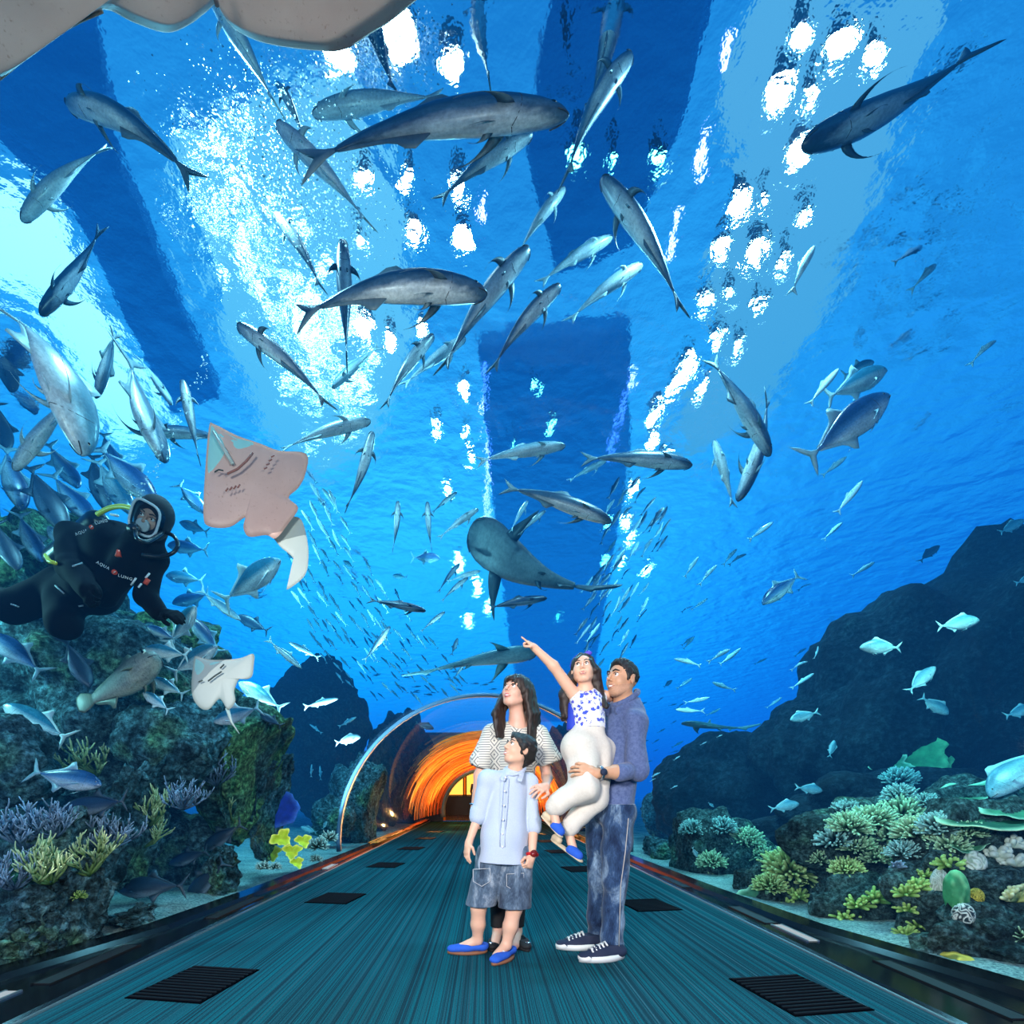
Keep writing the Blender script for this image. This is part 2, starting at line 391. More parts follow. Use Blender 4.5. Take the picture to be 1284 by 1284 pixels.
# ---------------- lamps above the water
m_lens=emit('pool_lamp_lens',(1,1,1),60)
m_house=plain('lamp_housing',(.2,.22,.24),.5,.5)
LZ=7.3
lampspots=[(1052,42,.17),(1002,28,.09),(1095,55,.08),(976,100,.15),(1017,103,.05),(1003,175,.16),(926,240,.14),(957,238,.05),(1007,255,.08),(905,297,.11),(948,300,.15),(981,312,.05),(885,362,.10),(914,350,.06),(952,365,.07),(898,410,.08),(926,418,.06),(860,448,.12),(845,470,.08),(823,505,.09),(880,470,.07),(818,540,.07),(790,600,.06),(785,640,.05),(778,690,.05),
 (568,62,.15),(457,208,.12),(511,209,.07),(574,218,.12),(518,280,.14),(578,285,.16),(455,290,.08),(455,395,.13),(487,410,.09),(531,400,.12),(583,475,.07),(546,520,.06),(586,530,.05),(560,600,.05),(722,178,.12),(766,183,.07),(826,183,.08),(643,540,.04),(690,520,.06),(700,760,.05),(672,470,.04),(810,700,.05),(835,560,.05),(792,660,.05),(575,690,.08),(598,722,.09),(612,748,.08),(588,765,.09),(640,700,.05),(762,640,.06),(758,690,.06),(497,30,.25),(425,45,.2),(590,560,.04)]
meg=None; GRN=((722,178),(766,183),(826,183),(643,540),(690,520),(700,760),(672,470))
for k,(px,py,rr) in enumerate(lampspots):
    Y=(LZ-CAMZ)*F/(HY-py); p=P(px,py,Y)
    L=thing('overhead_lamp','round white lamp hanging above the water, its glare broken by ripples','lamp',p,'white lamps above the water')
    if k==0: src=[]
    s=rr*.62
    if k==0:
        b=MB(); b.tube([(0,0,0),(0,0,.02)],1.0,20); me1=mesh('lens',b.v,b.f); me1.materials.append(m_lens)
        b=MB(); b.tube([(0,0,.03),(0,0,.2),(0,0,.9)],[1.15,1.1,.5],20); me2=mesh('housing',b.v,b.f); me2.materials.append(m_house)
    st_=1.1+max(0,(py-360))/45; grn=(px,py) in GRN  # far lenses stretched so their shape draws the long glare streaks
    me_=me1
    if grn:
        if meg is None: meg=me1.copy(); meg.materials.clear(); meg.materials.append(emit('pool_lamp_lens_green',(.75,1,.55),40))
        me_=meg; L['label']='round greenish lamp hanging above the water over the dark walkway'; L['group']='greenish lamps above the water'
    link('lens',me_,None,L).scale=(s,s*st_,1); q=link('housing',me2,None,L); q.scale=(s,s*st_,.4)
m_led=emit('violet_led',(.45,.35,1.0),6)
for k,(x,y0,y1,lab) in enumerate(((604,225,262,'short violet light strip near the big white lamps'),(607,440,500,'violet light strip above the thin silvery fish, upper piece'),(611,520,650,'violet light strip above the thin silvery fish, lower piece'),(786,450,520,'violet light strip right of the dark walkway'),(768,530,560,'small violet light strip right of the dark walkway'),(912,28,68,'violet light strip at the top, highest of the slanting row'),(884,140,200,'violet light strip, second of the slanting row'),(846,245,315,'violet light strip, lowest of the slanting row'))):
    ya=(LZ-CAMZ)*F/(HY-y0); yb=(LZ-CAMZ)*F/(HY-y1); dx={786:-22,768:-8,912:-6,884:-10,846:-14}.get(x,0)
    a=P(x-dx*.4,y0,ya); b_=P(x+dx*.6,y1,yb); mb=MB(); mb.box((0,0,0),(.05,(b_-a).length,.04),R=Vector((0,1,0)).rotation_difference(b_-a).to_matrix()); o=mb.build('strip_light',m_led,None,False); o.location=(a+b_)/2; tag(o,lab,'light strip')
# bright daylight panel above the left bank, and the beams under the surface
m_sky=emit('daylight_panel',(.66,.90,1.0),1.9)
def pxplane(pts,z):
    return [P(px,py,(z-CAMZ)*F/(HY-py)) for px,py in pts]
def slab(name,pts,z,th,mat,lab=None,cat=None,structure=False):
    a=pxplane(pts,z); b=[p+Vector((0,0,th)) for p in a]; n=len(a)
    me=mesh(name,a+b,[tuple(range(n))]+[tuple(range(2*n-1,n-1,-1))]+[(i,i+n,(i+1)%n+n,(i+1)%n) for i in range(n)],False)
    if structure: return struct(name,me,mat)
    return tag(link(name,me,mat),lab,cat)
slab('skylight',[(-60,180),(60,190),(105,300),(215,500),(150,520),(100,440),(40,330),(-60,300)],8.6,.05,m_sky,'white skylight shining through the water surface beyond the left bank','skylight')
m_glow=emit('added_soft_glow',(.25,.66,1.0),1.0)
slab('skylight',[(215,100),(440,40),(500,200),(520,420),(470,520),(400,560),(330,500),(250,300)],9.0,.05,m_glow,'broad pale glow panel added over the bubbles between the beam and the lamps','skylight')  # glowing sheet added to brighten the surface over the bubbles
slab('skylight',[(960,-80),(1200,-80),(1110,160),(1040,330),(960,470),(870,540),(830,500),(900,400),(880,310),(930,200),(905,80)],9.0,.05,emit('added_haze_glow',(.22,.60,1.0),.80),'faint glow panel added around the white lamps at the upper right','skylight')  # glowing sheet added for the pale haze around these lamps
m_glint=emit('daylight_pane',(.85,.97,1.0),6.0)  # small glowing boxes added for the white glints on the ripples
random.seed(77); pn=MB()
for k in range(150):
    u=rnd(0,1); px=255+u*190+rnd(-45,45); py=140+u*300+rnd(-70,110)
    if px>505: continue
    q=P(px,py,(8.3-CAMZ)*F/(HY-py)); a=rnd(.03,.11)*(.5+u); pn.box(q,(a,a*rnd(.6,1.8),.03),rnd(0,3))
tag(pn.build('skylight',m_glint,None,False),'scatter of small bright panes added as glints in the ripples left of the lamps','skylight')
m_beam,nt=newmat('frosted_blue_deck'); t_=nd(nt,'ShaderNodeBsdfTransparent'); t_.inputs[0].default_value=(.35,.62,.78,1); d_=nd(nt,'ShaderNodeBsdfDiffuse'); d_.inputs[0].default_value=(.1,.5,.8,1)
mx=nd(nt,'ShaderNodeMixShader'); mx.inputs[0].default_value=.15; nt.links.new(t_.outputs[0],mx.inputs[1]); nt.links.new(d_.outputs[0],mx.inputs[2]); o=nd(nt,'ShaderNodeOutputMaterial'); nt.links.new(mx.outputs[0],o.inputs[0])
slab('bridge_beam',[(-80,40),(120,30),(150,200),(275,490),(215,510),(95,260),(-10,160),(-80,150)],6.8,.25,m_beam,'long dark blue beam crossing under the water surface at the left','beam')
slab('bridge_beam',[(600,425),(790,405),(790,560),(735,900),(655,900),(625,700)],6.9,.25,m_beam,'dark blue walkway beam under the surface above the large shark','beam')
slab('bridge_beam',[(690,-40),(900,-40),(860,130),(790,300),(700,330),(660,190)],6.9,.2,m_beam,'dark blue panel under the surface above the heads of the topmost fish','beam')
# ---------------- lights
light('AREA','flash',(-1.1,-.9,2.0),None,200,(1,.95,.88),.6,.6,target=(.3,3.2,1.2))
light('AREA','flash',(1.3,-.6,1.7),None,75,(1,.95,.90),.6,.6,target=(.3,3.2,1.2))
for q in ((-2,4,6.2),(2,4,6.2),(0,8,6.2),(-4,8,6.2),(4,8,6.2)): light('AREA','added_tank_light',q,(0,0,0),170,(.55,.85,1),.5,.5)  # unseen area lights added under the surface to light fish and bubbles
light('AREA','added_tank_light',(-4.9,3.6,3.0),None,60,(.5,1,.95),.5,.5,target=(-3.0,4.6,0))  # this and the other low teal lights are added to brighten the reef
for q,e,t_ in (((-2.7,6.5,.25),170,(-1.8,8.5,4)),((2.75,6.8,.25),90,(1.8,8.5,4)),((-2.6,10,.25),160,(-1,11,4))): light('AREA','added_up_fill',q,None,e,(.75,.93,1),.25,.25,spread=1.3,target=t_)  # area lights added from below to brighten the schools, no lamps there
light('AREA','added_tank_light',(-3.2,6.6,2.9),None,26,(.5,1,.9),.4,.4,target=(-3.2,6.4,0))
light('AREA','added_tank_light',(3.5,3.6,3.1),None,50,(.5,1,.8),.5,.5,target=(3.4,4.4,.4))
light('AREA','added_tank_light',(3.3,6.2,2.9),None,36,(.5,1,.9),.4,.4,target=(3.2,6.4,0))
# ================================================================ REEF
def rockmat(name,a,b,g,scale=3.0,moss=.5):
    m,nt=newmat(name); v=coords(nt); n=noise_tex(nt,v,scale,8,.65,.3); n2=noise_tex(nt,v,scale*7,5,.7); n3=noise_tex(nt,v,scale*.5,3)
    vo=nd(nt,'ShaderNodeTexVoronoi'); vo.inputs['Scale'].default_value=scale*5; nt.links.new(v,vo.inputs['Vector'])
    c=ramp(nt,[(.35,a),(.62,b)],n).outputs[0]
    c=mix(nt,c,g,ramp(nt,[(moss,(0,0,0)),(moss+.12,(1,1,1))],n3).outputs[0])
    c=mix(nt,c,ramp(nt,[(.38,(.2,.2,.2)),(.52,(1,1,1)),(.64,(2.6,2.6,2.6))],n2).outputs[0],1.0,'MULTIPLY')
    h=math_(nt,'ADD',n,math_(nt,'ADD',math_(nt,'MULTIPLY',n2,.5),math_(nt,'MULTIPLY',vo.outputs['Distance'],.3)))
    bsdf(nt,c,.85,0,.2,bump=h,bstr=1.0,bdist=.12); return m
RM={'left':rockmat('rock_blue_grey',(.010,.032,.040),(.12,.26,.30),(.12,.26,.12),3,.56),
    'moss':rockmat('rock_mossy',(.010,.032,.036),(.09,.21,.19),(.16,.32,.12),3,.45),
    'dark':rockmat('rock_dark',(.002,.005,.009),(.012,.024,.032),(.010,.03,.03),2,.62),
    'right':rockmat('rock_coral_base',(.012,.03,.035),(.09,.17,.17),(.08,.20,.12),4,.55)}
def outside(p,m=.10):
    if p[1]>17.9:
        return Vector((math.copysign(3.0,p[0]),p[1],p[2])) if abs(p[0])<3.0 and p[2]<3.5 else p
    rr=math.hypot(p[0],max(0,p[2]-ZC)); R=R_(p[1])+m
    if rr<R:
        if p[2]<=ZC: return Vector((math.copysign(R,p[0]),p[1],p[2]))
        k=R/max(rr,1e-4); return Vector((p[0]*k,p[1],ZC+(p[2]-ZC)*k))
    return p
bm=bmesh.new(); bmesh.ops.create_icosphere(bm,subdivisions=5,radius=1); ICO5=([v.co.copy() for v in bm.verts],[tuple(v.index for v in f.verts) for f in bm.faces]); bm.free()
bm=bmesh.new(); bmesh.ops.create_icosphere(bm,subdivisions=3,radius=1); ICO3=([v.co.copy() for v in bm.verts],[tuple(v.index for v in f.verts) for f in bm.faces]); bm.free()
ROCKS=[]
def boulder(cx,cy,rx,ry,Y,mat,label,seed,depth=1.0,rough=.30,name='boulder',kind=None,freq=1.3,group=None,cut=None):
    c=P(cx,cy,Y); a=rx/F*Y; b=ry/F*Y; d=(a+b)/2*depth; vs=[]
    off=Vector((seed*7.3,seed*3.1,seed*5.7))
    for v in ICO5[0]:
        q=v*freq+off
        n=noise.fractal(q,.9,2.1,6)*.55+abs(noise.noise(q*1.7))*.5-.2
        cell=noise.cell(q*1.6)*.10
        k=1+rough*(n*1.6+cell)
        p=c+Vector((v.x*a,v.y*d,v.z*b))*k
        p=outside(p,((cut or .26) if Y<8.5 else .08)+.12*(noise.noise(q*3)+1)*.5); vs.append(p-c)
    o=link(name,mesh(name,vs,ICO5[1]),RM[mat] if isinstance(mat,str) else mat); o.location=c
    tag(o,label,'rock',group); ROCKS.append((c,vs))
    return o
# seabed
m_sand,nt=newmat('coral_sand'); v=coords(nt); n=noise_tex(nt,v,55,4,.7); n2=noise_tex(nt,v,3,3)
bsdf(nt,mix(nt,ramp(nt,[(.35,(.10,.20,.22)),(.62,(.55,.75,.72))],n).outputs[0],ramp(nt,[(.3,(.45,.5,.5)),(.7,(1.1,1.1,1.1))],n2).outputs[0],1.0,'MULTIPLY'),.9,0,.2,bump=n,bstr=.8,bdist=.02)
for sd,nm in ((-1,'floor_seabed_left'),(1,'floor_seabed_right')):
    rows=[]
    ys=[-2.8+.45*k for k in range(48)]+[22,30,50,118]
    for y in ys:
        R=R_(y)+.02 if y<18.4 else 2.9
        rows.append([Vector((sd*(R+x),y,.02+.10*noise.noise(Vector((x*.8,y*.8,sd)))+.03*x*(x<6))) if x>0 else Vector((sd*R,y,.03)) for x in (0,.25,.5,.8,1.2,1.7,2.3,3.2,4.5,6.5,10,20,36)])
    struct(nm,mesh(nm,*loft(rows)),m_sand)
B=boulder
# left bank
B(8,960,58,62,3.7,'left','smooth blue boulder cut by the left edge',1,.7)
B(50,810,105,150,5.4,'moss','tall mossy rock wall behind the diver',2,.8,.35)
B(120,900,150,150,5.0,'left','dark rock wall under the diver behind the grouper',3,.7,.35)
B(205,825,70,55,5.6,'moss','yellow green mossy ledge right under the glove of the diver',4,.8,.4)
B(215,935,68,58,4.6,'left','rounded blue boulder under the small ray, left one',5,.8,.28)
B(315,965,72,88,5.3,'moss','big green mossed boulder sloping down right of the small ray',6,.9,.22)
B(352,1015,40,70,5.9,'left','flank of rock falling into the blue gap beside the mossed boulder',7,.8,.25)
B(60,1085,150,72,3.45,'left','broad reef shelf carrying the staghorn corals',8,.6,.35)
B(215,1040,95,72,4.1,'left','blue lit rock behind the black trevallies',9,.7,.4,cut=.48)
B(110,1150,150,60,3.15,'left','low rubble rock along the left foot of the glass',10,.5,.4,cut=.05)
B(284,1094,27,34,4.75,'left','small angular boulder standing on the sand edge',11,.9,.25,cut=.08)
B(180,1135,95,40,3.55,'left','dark low rock under the big black trevally',12,.6,.4,cut=.55)
B(-70,720,90,110,4.6,'moss','rock face at the left edge level with the diver head',13,.7,.35)
B(452,1010,38,58,10.2,'left','dim upright rock just left of the steel rib foot',14,.8,.35)
B(420,1028,26,30,9.0,'left','small dim rock in front of the blue gap',15,.8,.35)
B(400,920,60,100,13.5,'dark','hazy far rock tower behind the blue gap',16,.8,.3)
B(40,1175,90,34,2.95,'left','rubble mound in the bottom left corner of the glass',50,.6,.45,cut=.05)
B(215,1150,75,16,3.62,'left','flat rubble under the black trevallies at the foot of the glass',51,.6,.45,cut=.06)
B(1165,1200,60,26,3.3,'right','flat rubble at the foot of the right glass',52,.6,.45,cut=.06)
B(215,1075,85,62,5.3,'left','shadowed rock filling the hollow behind the black trevallies',53,.6,.35,cut=.5)
# rocks seen through the far tunnel section
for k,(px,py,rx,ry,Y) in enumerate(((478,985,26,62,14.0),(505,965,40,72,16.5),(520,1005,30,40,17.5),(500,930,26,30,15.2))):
    B(px,py,rx,ry,Y,'dark','dark rock beyond the far glass section, '+['nearest the steel rib','the tallest one','low beside the orange streaks','uppermost slope'][k],20+k,1.6,.35)
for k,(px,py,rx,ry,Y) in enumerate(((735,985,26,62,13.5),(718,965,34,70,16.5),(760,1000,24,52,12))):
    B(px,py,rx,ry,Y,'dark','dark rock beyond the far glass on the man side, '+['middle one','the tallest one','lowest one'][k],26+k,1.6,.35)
# right bank: the dark massif
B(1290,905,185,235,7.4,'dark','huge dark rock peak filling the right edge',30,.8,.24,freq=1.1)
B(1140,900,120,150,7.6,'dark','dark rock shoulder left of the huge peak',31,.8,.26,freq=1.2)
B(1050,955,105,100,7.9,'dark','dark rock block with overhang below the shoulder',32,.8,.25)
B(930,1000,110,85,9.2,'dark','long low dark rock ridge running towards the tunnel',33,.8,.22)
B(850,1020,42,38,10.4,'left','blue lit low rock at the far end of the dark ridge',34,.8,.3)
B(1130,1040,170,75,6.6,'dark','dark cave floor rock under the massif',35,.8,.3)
# coral carrying rocks
B(1120,1080,130,88,4.6,'right','hump of rock under the bushy corals in the middle of the right reef',40,.7,.35)
B(965,1125,52,48,5.0,'right','rock under the green bush corals nearest the sand',41,.8,.3)
B(893,1075,66,62,6.6,'right','flat topped rock pile covered with small corals',42,.8,.3)
B(1100,1145,80,52,4.05,'right','round rock dotted with lobed green corals',43,.8,.3,cut=.14)
B(1240,1120,110,110,3.45,'right','nearest dark reef rock with sponges at the right edge',44,.7,.35)
B(1290,1190,120,60,3.0,'right','low dark rock in the bottom right corner of the glass',45,.6,.4,cut=.05)
B(820,1070,28,22,7.8,'left','small pale rock beside the foot of the rib on the right',46,.8,.3)
B(1030,1120,40,40,5.2,'right','shadowed rock between the two coral humps',47,.8,.35)
B(1230,1030,80,60,4.6,'right','rock shelf below the table coral',48,.8,.3)

from mathutils.bvhtree import BVHTree
_v=[];_f=[]
for c_,vv in ROCKS:
    b_=len(_v); _v+=[c_+q for q in vv]; _f+=[tuple(i+b_ for i in f) for f in ICO5[1]]
RT=BVHTree.FromPolygons(_v,_f)
SN=[1.0]
def rock_Y(px,py):
    o_=Vector((0,0,CAMZ)); d=(P(px,py,1.0)-o_); h_=RT.ray_cast(o_,d.normalized())
    return None if h_[0] is None else h_[0].y
def snap(px,py,Y,sink=.0):
    y=rock_Y(px,py)
    p=P(px,py,Y if y is None or y>Y+1.6 else y+sink*.6); SN[0]=p.y/Y; return p
# ================================================================ FISH
def fishmat(name,back,flank,belly,lo=-.03,mid=.0,hi=.05,rough=.32,var=.25,bars=0,met=.0):
    m,nt=newmat(name); tc=nd(nt,'ShaderNodeTexCoord'); s=nd(nt,'ShaderNodeSeparateXYZ'); nt.links.new(tc.outputs['Object'],s.inputs[0])
    mp=nd(nt,'ShaderNodeMapping'); mp.inputs['Scale'].default_value=(3,8,8); nt.links.new(tc.outputs['Object'],mp.inputs[0])
    n=noise_tex(nt,mp.outputs[0],3,5,.6,.5); f=noise_tex(nt,tc.outputs['Object'],60,2,.6)
    z=math_(nt,'ADD',s.outputs[2],math_(nt,'MULTIPLY',math_(nt,'SUBTRACT',n,.5),.05))
    z=math_(nt,'ADD',math_(nt,'MULTIPLY',z,3.0),.5)
    e=lambda v:min(1,max(0,v*3+.5))
    r=ramp(nt,[(e(lo),belly),(e(mid),flank),(e(hi),back)],z)
    c=mix(nt,r.outputs[0],ramp(nt,[(.25,(1-var,)*3),(.75,(1+var,)*3)],f).outputs[0],1.0,'MULTIPLY')
    n2=noise_tex(nt,mp.outputs[0],1.3,3); c=mix(nt,c,ramp(nt,[(.35,(.62,.66,.72)),(.6,(1.1,1.1,1.1))],n2).outputs[0],1.0,'MULTIPLY')
    if bars:
        wv=nd(nt,'ShaderNodeTexWave'); wv.inputs['Scale'].default_value=bars; wv.inputs['Distortion'].default_value=2; nt.links.new(tc.outputs['Object'],wv.inputs[0])
        c=mix(nt,c,ramp(nt,[(.3,(.55,.55,.55)),(.6,(1,1,1))],wv.outputs['Fac']).outputs[0],1.0,'MULTIPLY')
    bsdf(nt,c,rough,met,.6,bump=f,bstr=.12,bdist=.002); return m
M={}
M['cobia']=fishmat('cobia_skin',(.012,.05,.10),(.10,.17,.24),(.90,.86,.83),-.068,-.030,.012)
M['cobia_dark']=fishmat('cobia_dark_skin',(.006,.03,.075),(.02,.055,.11),(.36,.40,.46),-.078,-.048,.0)
M['cobia_pale']=fishmat('cobia_pale_skin',(.10,.25,.33),(.42,.55,.60),(.85,.86,.84),-.05,-.01,.04)
M['jack']=fishmat('jack_skin',(.015,.07,.20),(.10,.22,.40),(.50,.60,.66),-.07,-.01,.05,.25)
M['school']=fishmat('school_skin',(.75,.92,.97),(.9,.97,.98),(.95,.98,.96),-.02,.0,.045,.2)
M['jack_dark']=fishmat('jack_dark_skin',(.012,.035,.07),(.03,.06,.10),(.16,.22,.28),-.11,-.05,.04,.4)
M['silver']=fishmat('silver_skin',(.04,.22,.34),(.42,.56,.62),(.72,.78,.78),-.02,.0,.045,.2)
M['bream']=fishmat('bream_skin',(.10,.30,.40),(.32,.55,.62),(.60,.74,.76),-.08,.0,.12,.3)
M['grouper']=fishmat('grouper_skin',(.12,.12,.10),(.24,.22,.18),(.42,.38,.30),-.08,-.02,.06,.6,.35)
M['shark']=fishmat('shark_skin',(.010,.020,.028),(.025,.04,.05),(.20,.19,.185),-.035,-.005,.03,.55)
M['shark_teal']=fishmat('shark_teal_skin',(.03,.10,.13),(.06,.17,.21),(.25,.34,.36),-.03,-.005,.02,.5)
M['ray']=plain('ray_belly_skin',(.80,.72,.70),.5,var=.10,vscale=5)
def finmat(name,col,col2): 
    m,nt=newmat(name); tc=nd(nt,'ShaderNodeTexCoord'); mp=nd(nt,'ShaderNodeMapping'); mp.inputs['Scale'].default_value=(60,6,6); nt.links.new(tc.outputs['Object'],mp.inputs[0])
    n=noise_tex(nt,mp.outputs[0],1,2); c=mix(nt,col,col2,n); bsdf(nt,c,.45,0,.4); return m
FM={k:finmat(k+'_fin',a,b) for k,a,b in (('cobia',(.06,.12,.16),(.20,.27,.30)),('cobia_dark',(.01,.04,.07),(.05,.09,.13)),('cobia_pale',(.35,.5,.55),(.75,.85,.86)),
  ('jack',(.12,.3,.42),(.45,.6,.65)),('jack_dark',(.01,.03,.05),(.05,.10,.15)),('silver',(.5,.7,.75),(.9,.97,.96)),('school',(.8,.95,.97),(.9,.97,.96)),('bream',(.3,.55,.62),(.6,.8,.84)),('grouper',(.10,.12,.09),(.28,.28,.2)),('shark',(.02,.035,.045),(.07,.09,.10)),('shark_teal',(.06,.16,.19),(.16,.32,.35)))}
m_eye=plain('fish_eye_pupil',(.004,.004,.006),.08)
m_eyer=plain('fish_eye_ring',(.55,.55,.42),.25)
m_mouth=plain('fish_mouth_line',(.05,.05,.06),.6)
# profile: t, top, bottom, half width    (units of body length; nose at x=.5, tail tip at x=-.5, peduncle end t=.84)
SP={
 'cobia':dict(t=[0,.015,.05,.12,.22,.34,.48,.6,.7,.78,.84],a=[.004,.022,.044,.070,.090,.098,.088,.064,.042,.022,.014],b=[-.004,-.020,-.036,-.054,-.078,-.090,-.080,-.056,-.036,-.020,-.014],w=[.006,.028,.050,.066,.076,.078,.066,.046,.028,.013,.007],
   tail='fork',tl=.16,th=.13,dor=(.36,.80,.055,.030),ana=(.50,.80,.060,.025),pec=(.25,.21,.058),pel=(.30,.08,.035),eye=(.075,.014,.026)),
 'jack':dict(t=[0,.015,.05,.12,.22,.34,.46,.58,.68,.77,.84],a=[.006,.034,.072,.115,.150,.165,.150,.110,.068,.026,.012],b=[-.006,-.026,-.05,-.090,-.130,-.150,-.140,-.102,-.062,-.024,-.012],w=[.006,.02,.036,.050,.060,.062,.056,.042,.026,.012,.008],
   tail='fork',tl=.18,th=.20,dor=(.40,.80,.10,.02),ana=(.48,.80,.09,.02),pec=(.26,.26,.05),pel=(.28,.07,.03),eye=(.07,.026,.02)),
 'bream':dict(t=[0,.02,.06,.13,.22,.34,.46,.58,.68,.77,.82],a=[.004,.04,.080,.125,.160,.175,.160,.120,.075,.036,.026],b=[-.01,-.035,-.058,-.09,-.125,-.148,-.145,-.112,-.070,-.034,-.026],w=[.006,.024,.044,.058,.066,.066,.058,.042,.026,.012,.008],
   tail='fork',tl=.19,th=.14,dor=(.24,.74,.045,.03),ana=(.52,.74,.045,.03),pec=(.27,.17,.04),pel=(.32,.09,.04),eye=(.085,.03,.022)),
 'grouper':dict(t=[0,.02,.06,.13,.24,.36,.48,.6,.7,.78,.84],a=[.006,.035,.062,.095,.125,.135,.125,.10,.075,.055,.048],b=[-.012,-.045,-.07,-.095,-.115,-.12,-.11,-.085,-.062,-.05,-.046],w=[.012,.045,.066,.08,.086,.084,.074,.056,.038,.022,.014],
   tail='round',tl=.17,th=.10,dor=(.26,.80,.06,.06),ana=(.58,.80,.055,.055),pec=(.27,.15,.075),pel=(.30,.09,.05),eye=(.085,.028,.045)),
 'slim':dict(t=[0,.03,.1,.22,.36,.5,.64,.76,.85],a=[.004,.026,.052,.075,.082,.075,.052,.024,.010],b=[-.004,-.022,-.045,-.068,-.076,-.068,-.046,-.022,-.010],w=[.004,.016,.028,.036,.038,.034,.024,.012,.006],
   tail='fork',tl=.15,th=.11,dor=(.35,.6,.05,.02),ana=(.55,.75,.04,.02),pec=(.25,.12,.03),pel=(.35,.05,.02),eye=(.08,.02,.016)),
 'shark':dict(t=[0,.015,.05,.10,.17,.25,.34,.44,.54,.64,.72],a=[.006,.020,.034,.046,.055,.058,.054,.044,.032,.022,.017],b=[-.004,-.014,-.024,-.034,-.040,-.042,-.040,-.034,-.026,-.018,-.014],w=[.010,.048,.078,.094,.098,.090,.078,.058,.038,.024,.014],
   tail='shark',tl=.29,th=.07,dor=(.34,.44,.075,.012),ana=(.60,.68,.035,.01),pec=(.25,.20,.085),pel=(.50,.075,.04),eye=(.06,.010,.05)),
}
def bender(bend):
    # spine curve: straight over the head, then turning
    N=60; xs=[0.0];ys=[0.0];th=[0.0]; ds=1/N
    for i in range(N):
        s=(i+.5)/N; a=th[-1]+bend*ds*1.3*(1 if s>.22 else .25); th.append(a)
        xs.append(xs[-1]+math.cos(a)*ds); ys.append(ys[-1]+math.sin(a)*ds)
    L=math.hypot(xs[-1],ys[-1]); ph=math.atan2(ys[-1],xs[-1])
    c,s_=math.cos(-ph),math.sin(-ph)
    def f(p):
        s=min(1,max(0,.5-p[0])); k=s*N; i=min(N-1,int(k)); u=k-i
        x=xs[i]+(xs[i+1]-xs[i])*u; y=ys[i]+(ys[i+1]-ys[i])*u; a=th[i]+(th[i+1]-th[i])*u
        ex=(.5-p[0])-s
        x+=ex*math.cos(a); y+=ex*math.sin(a)
        x+=-math.sin(a)*p[1]; y+=math.cos(a)*p[1]
        x,y=x*c-y*s_,x*s_+y*c
        return Vector((.5-x/L,y/L,p[2]/L**.5))
    return f
FC={}
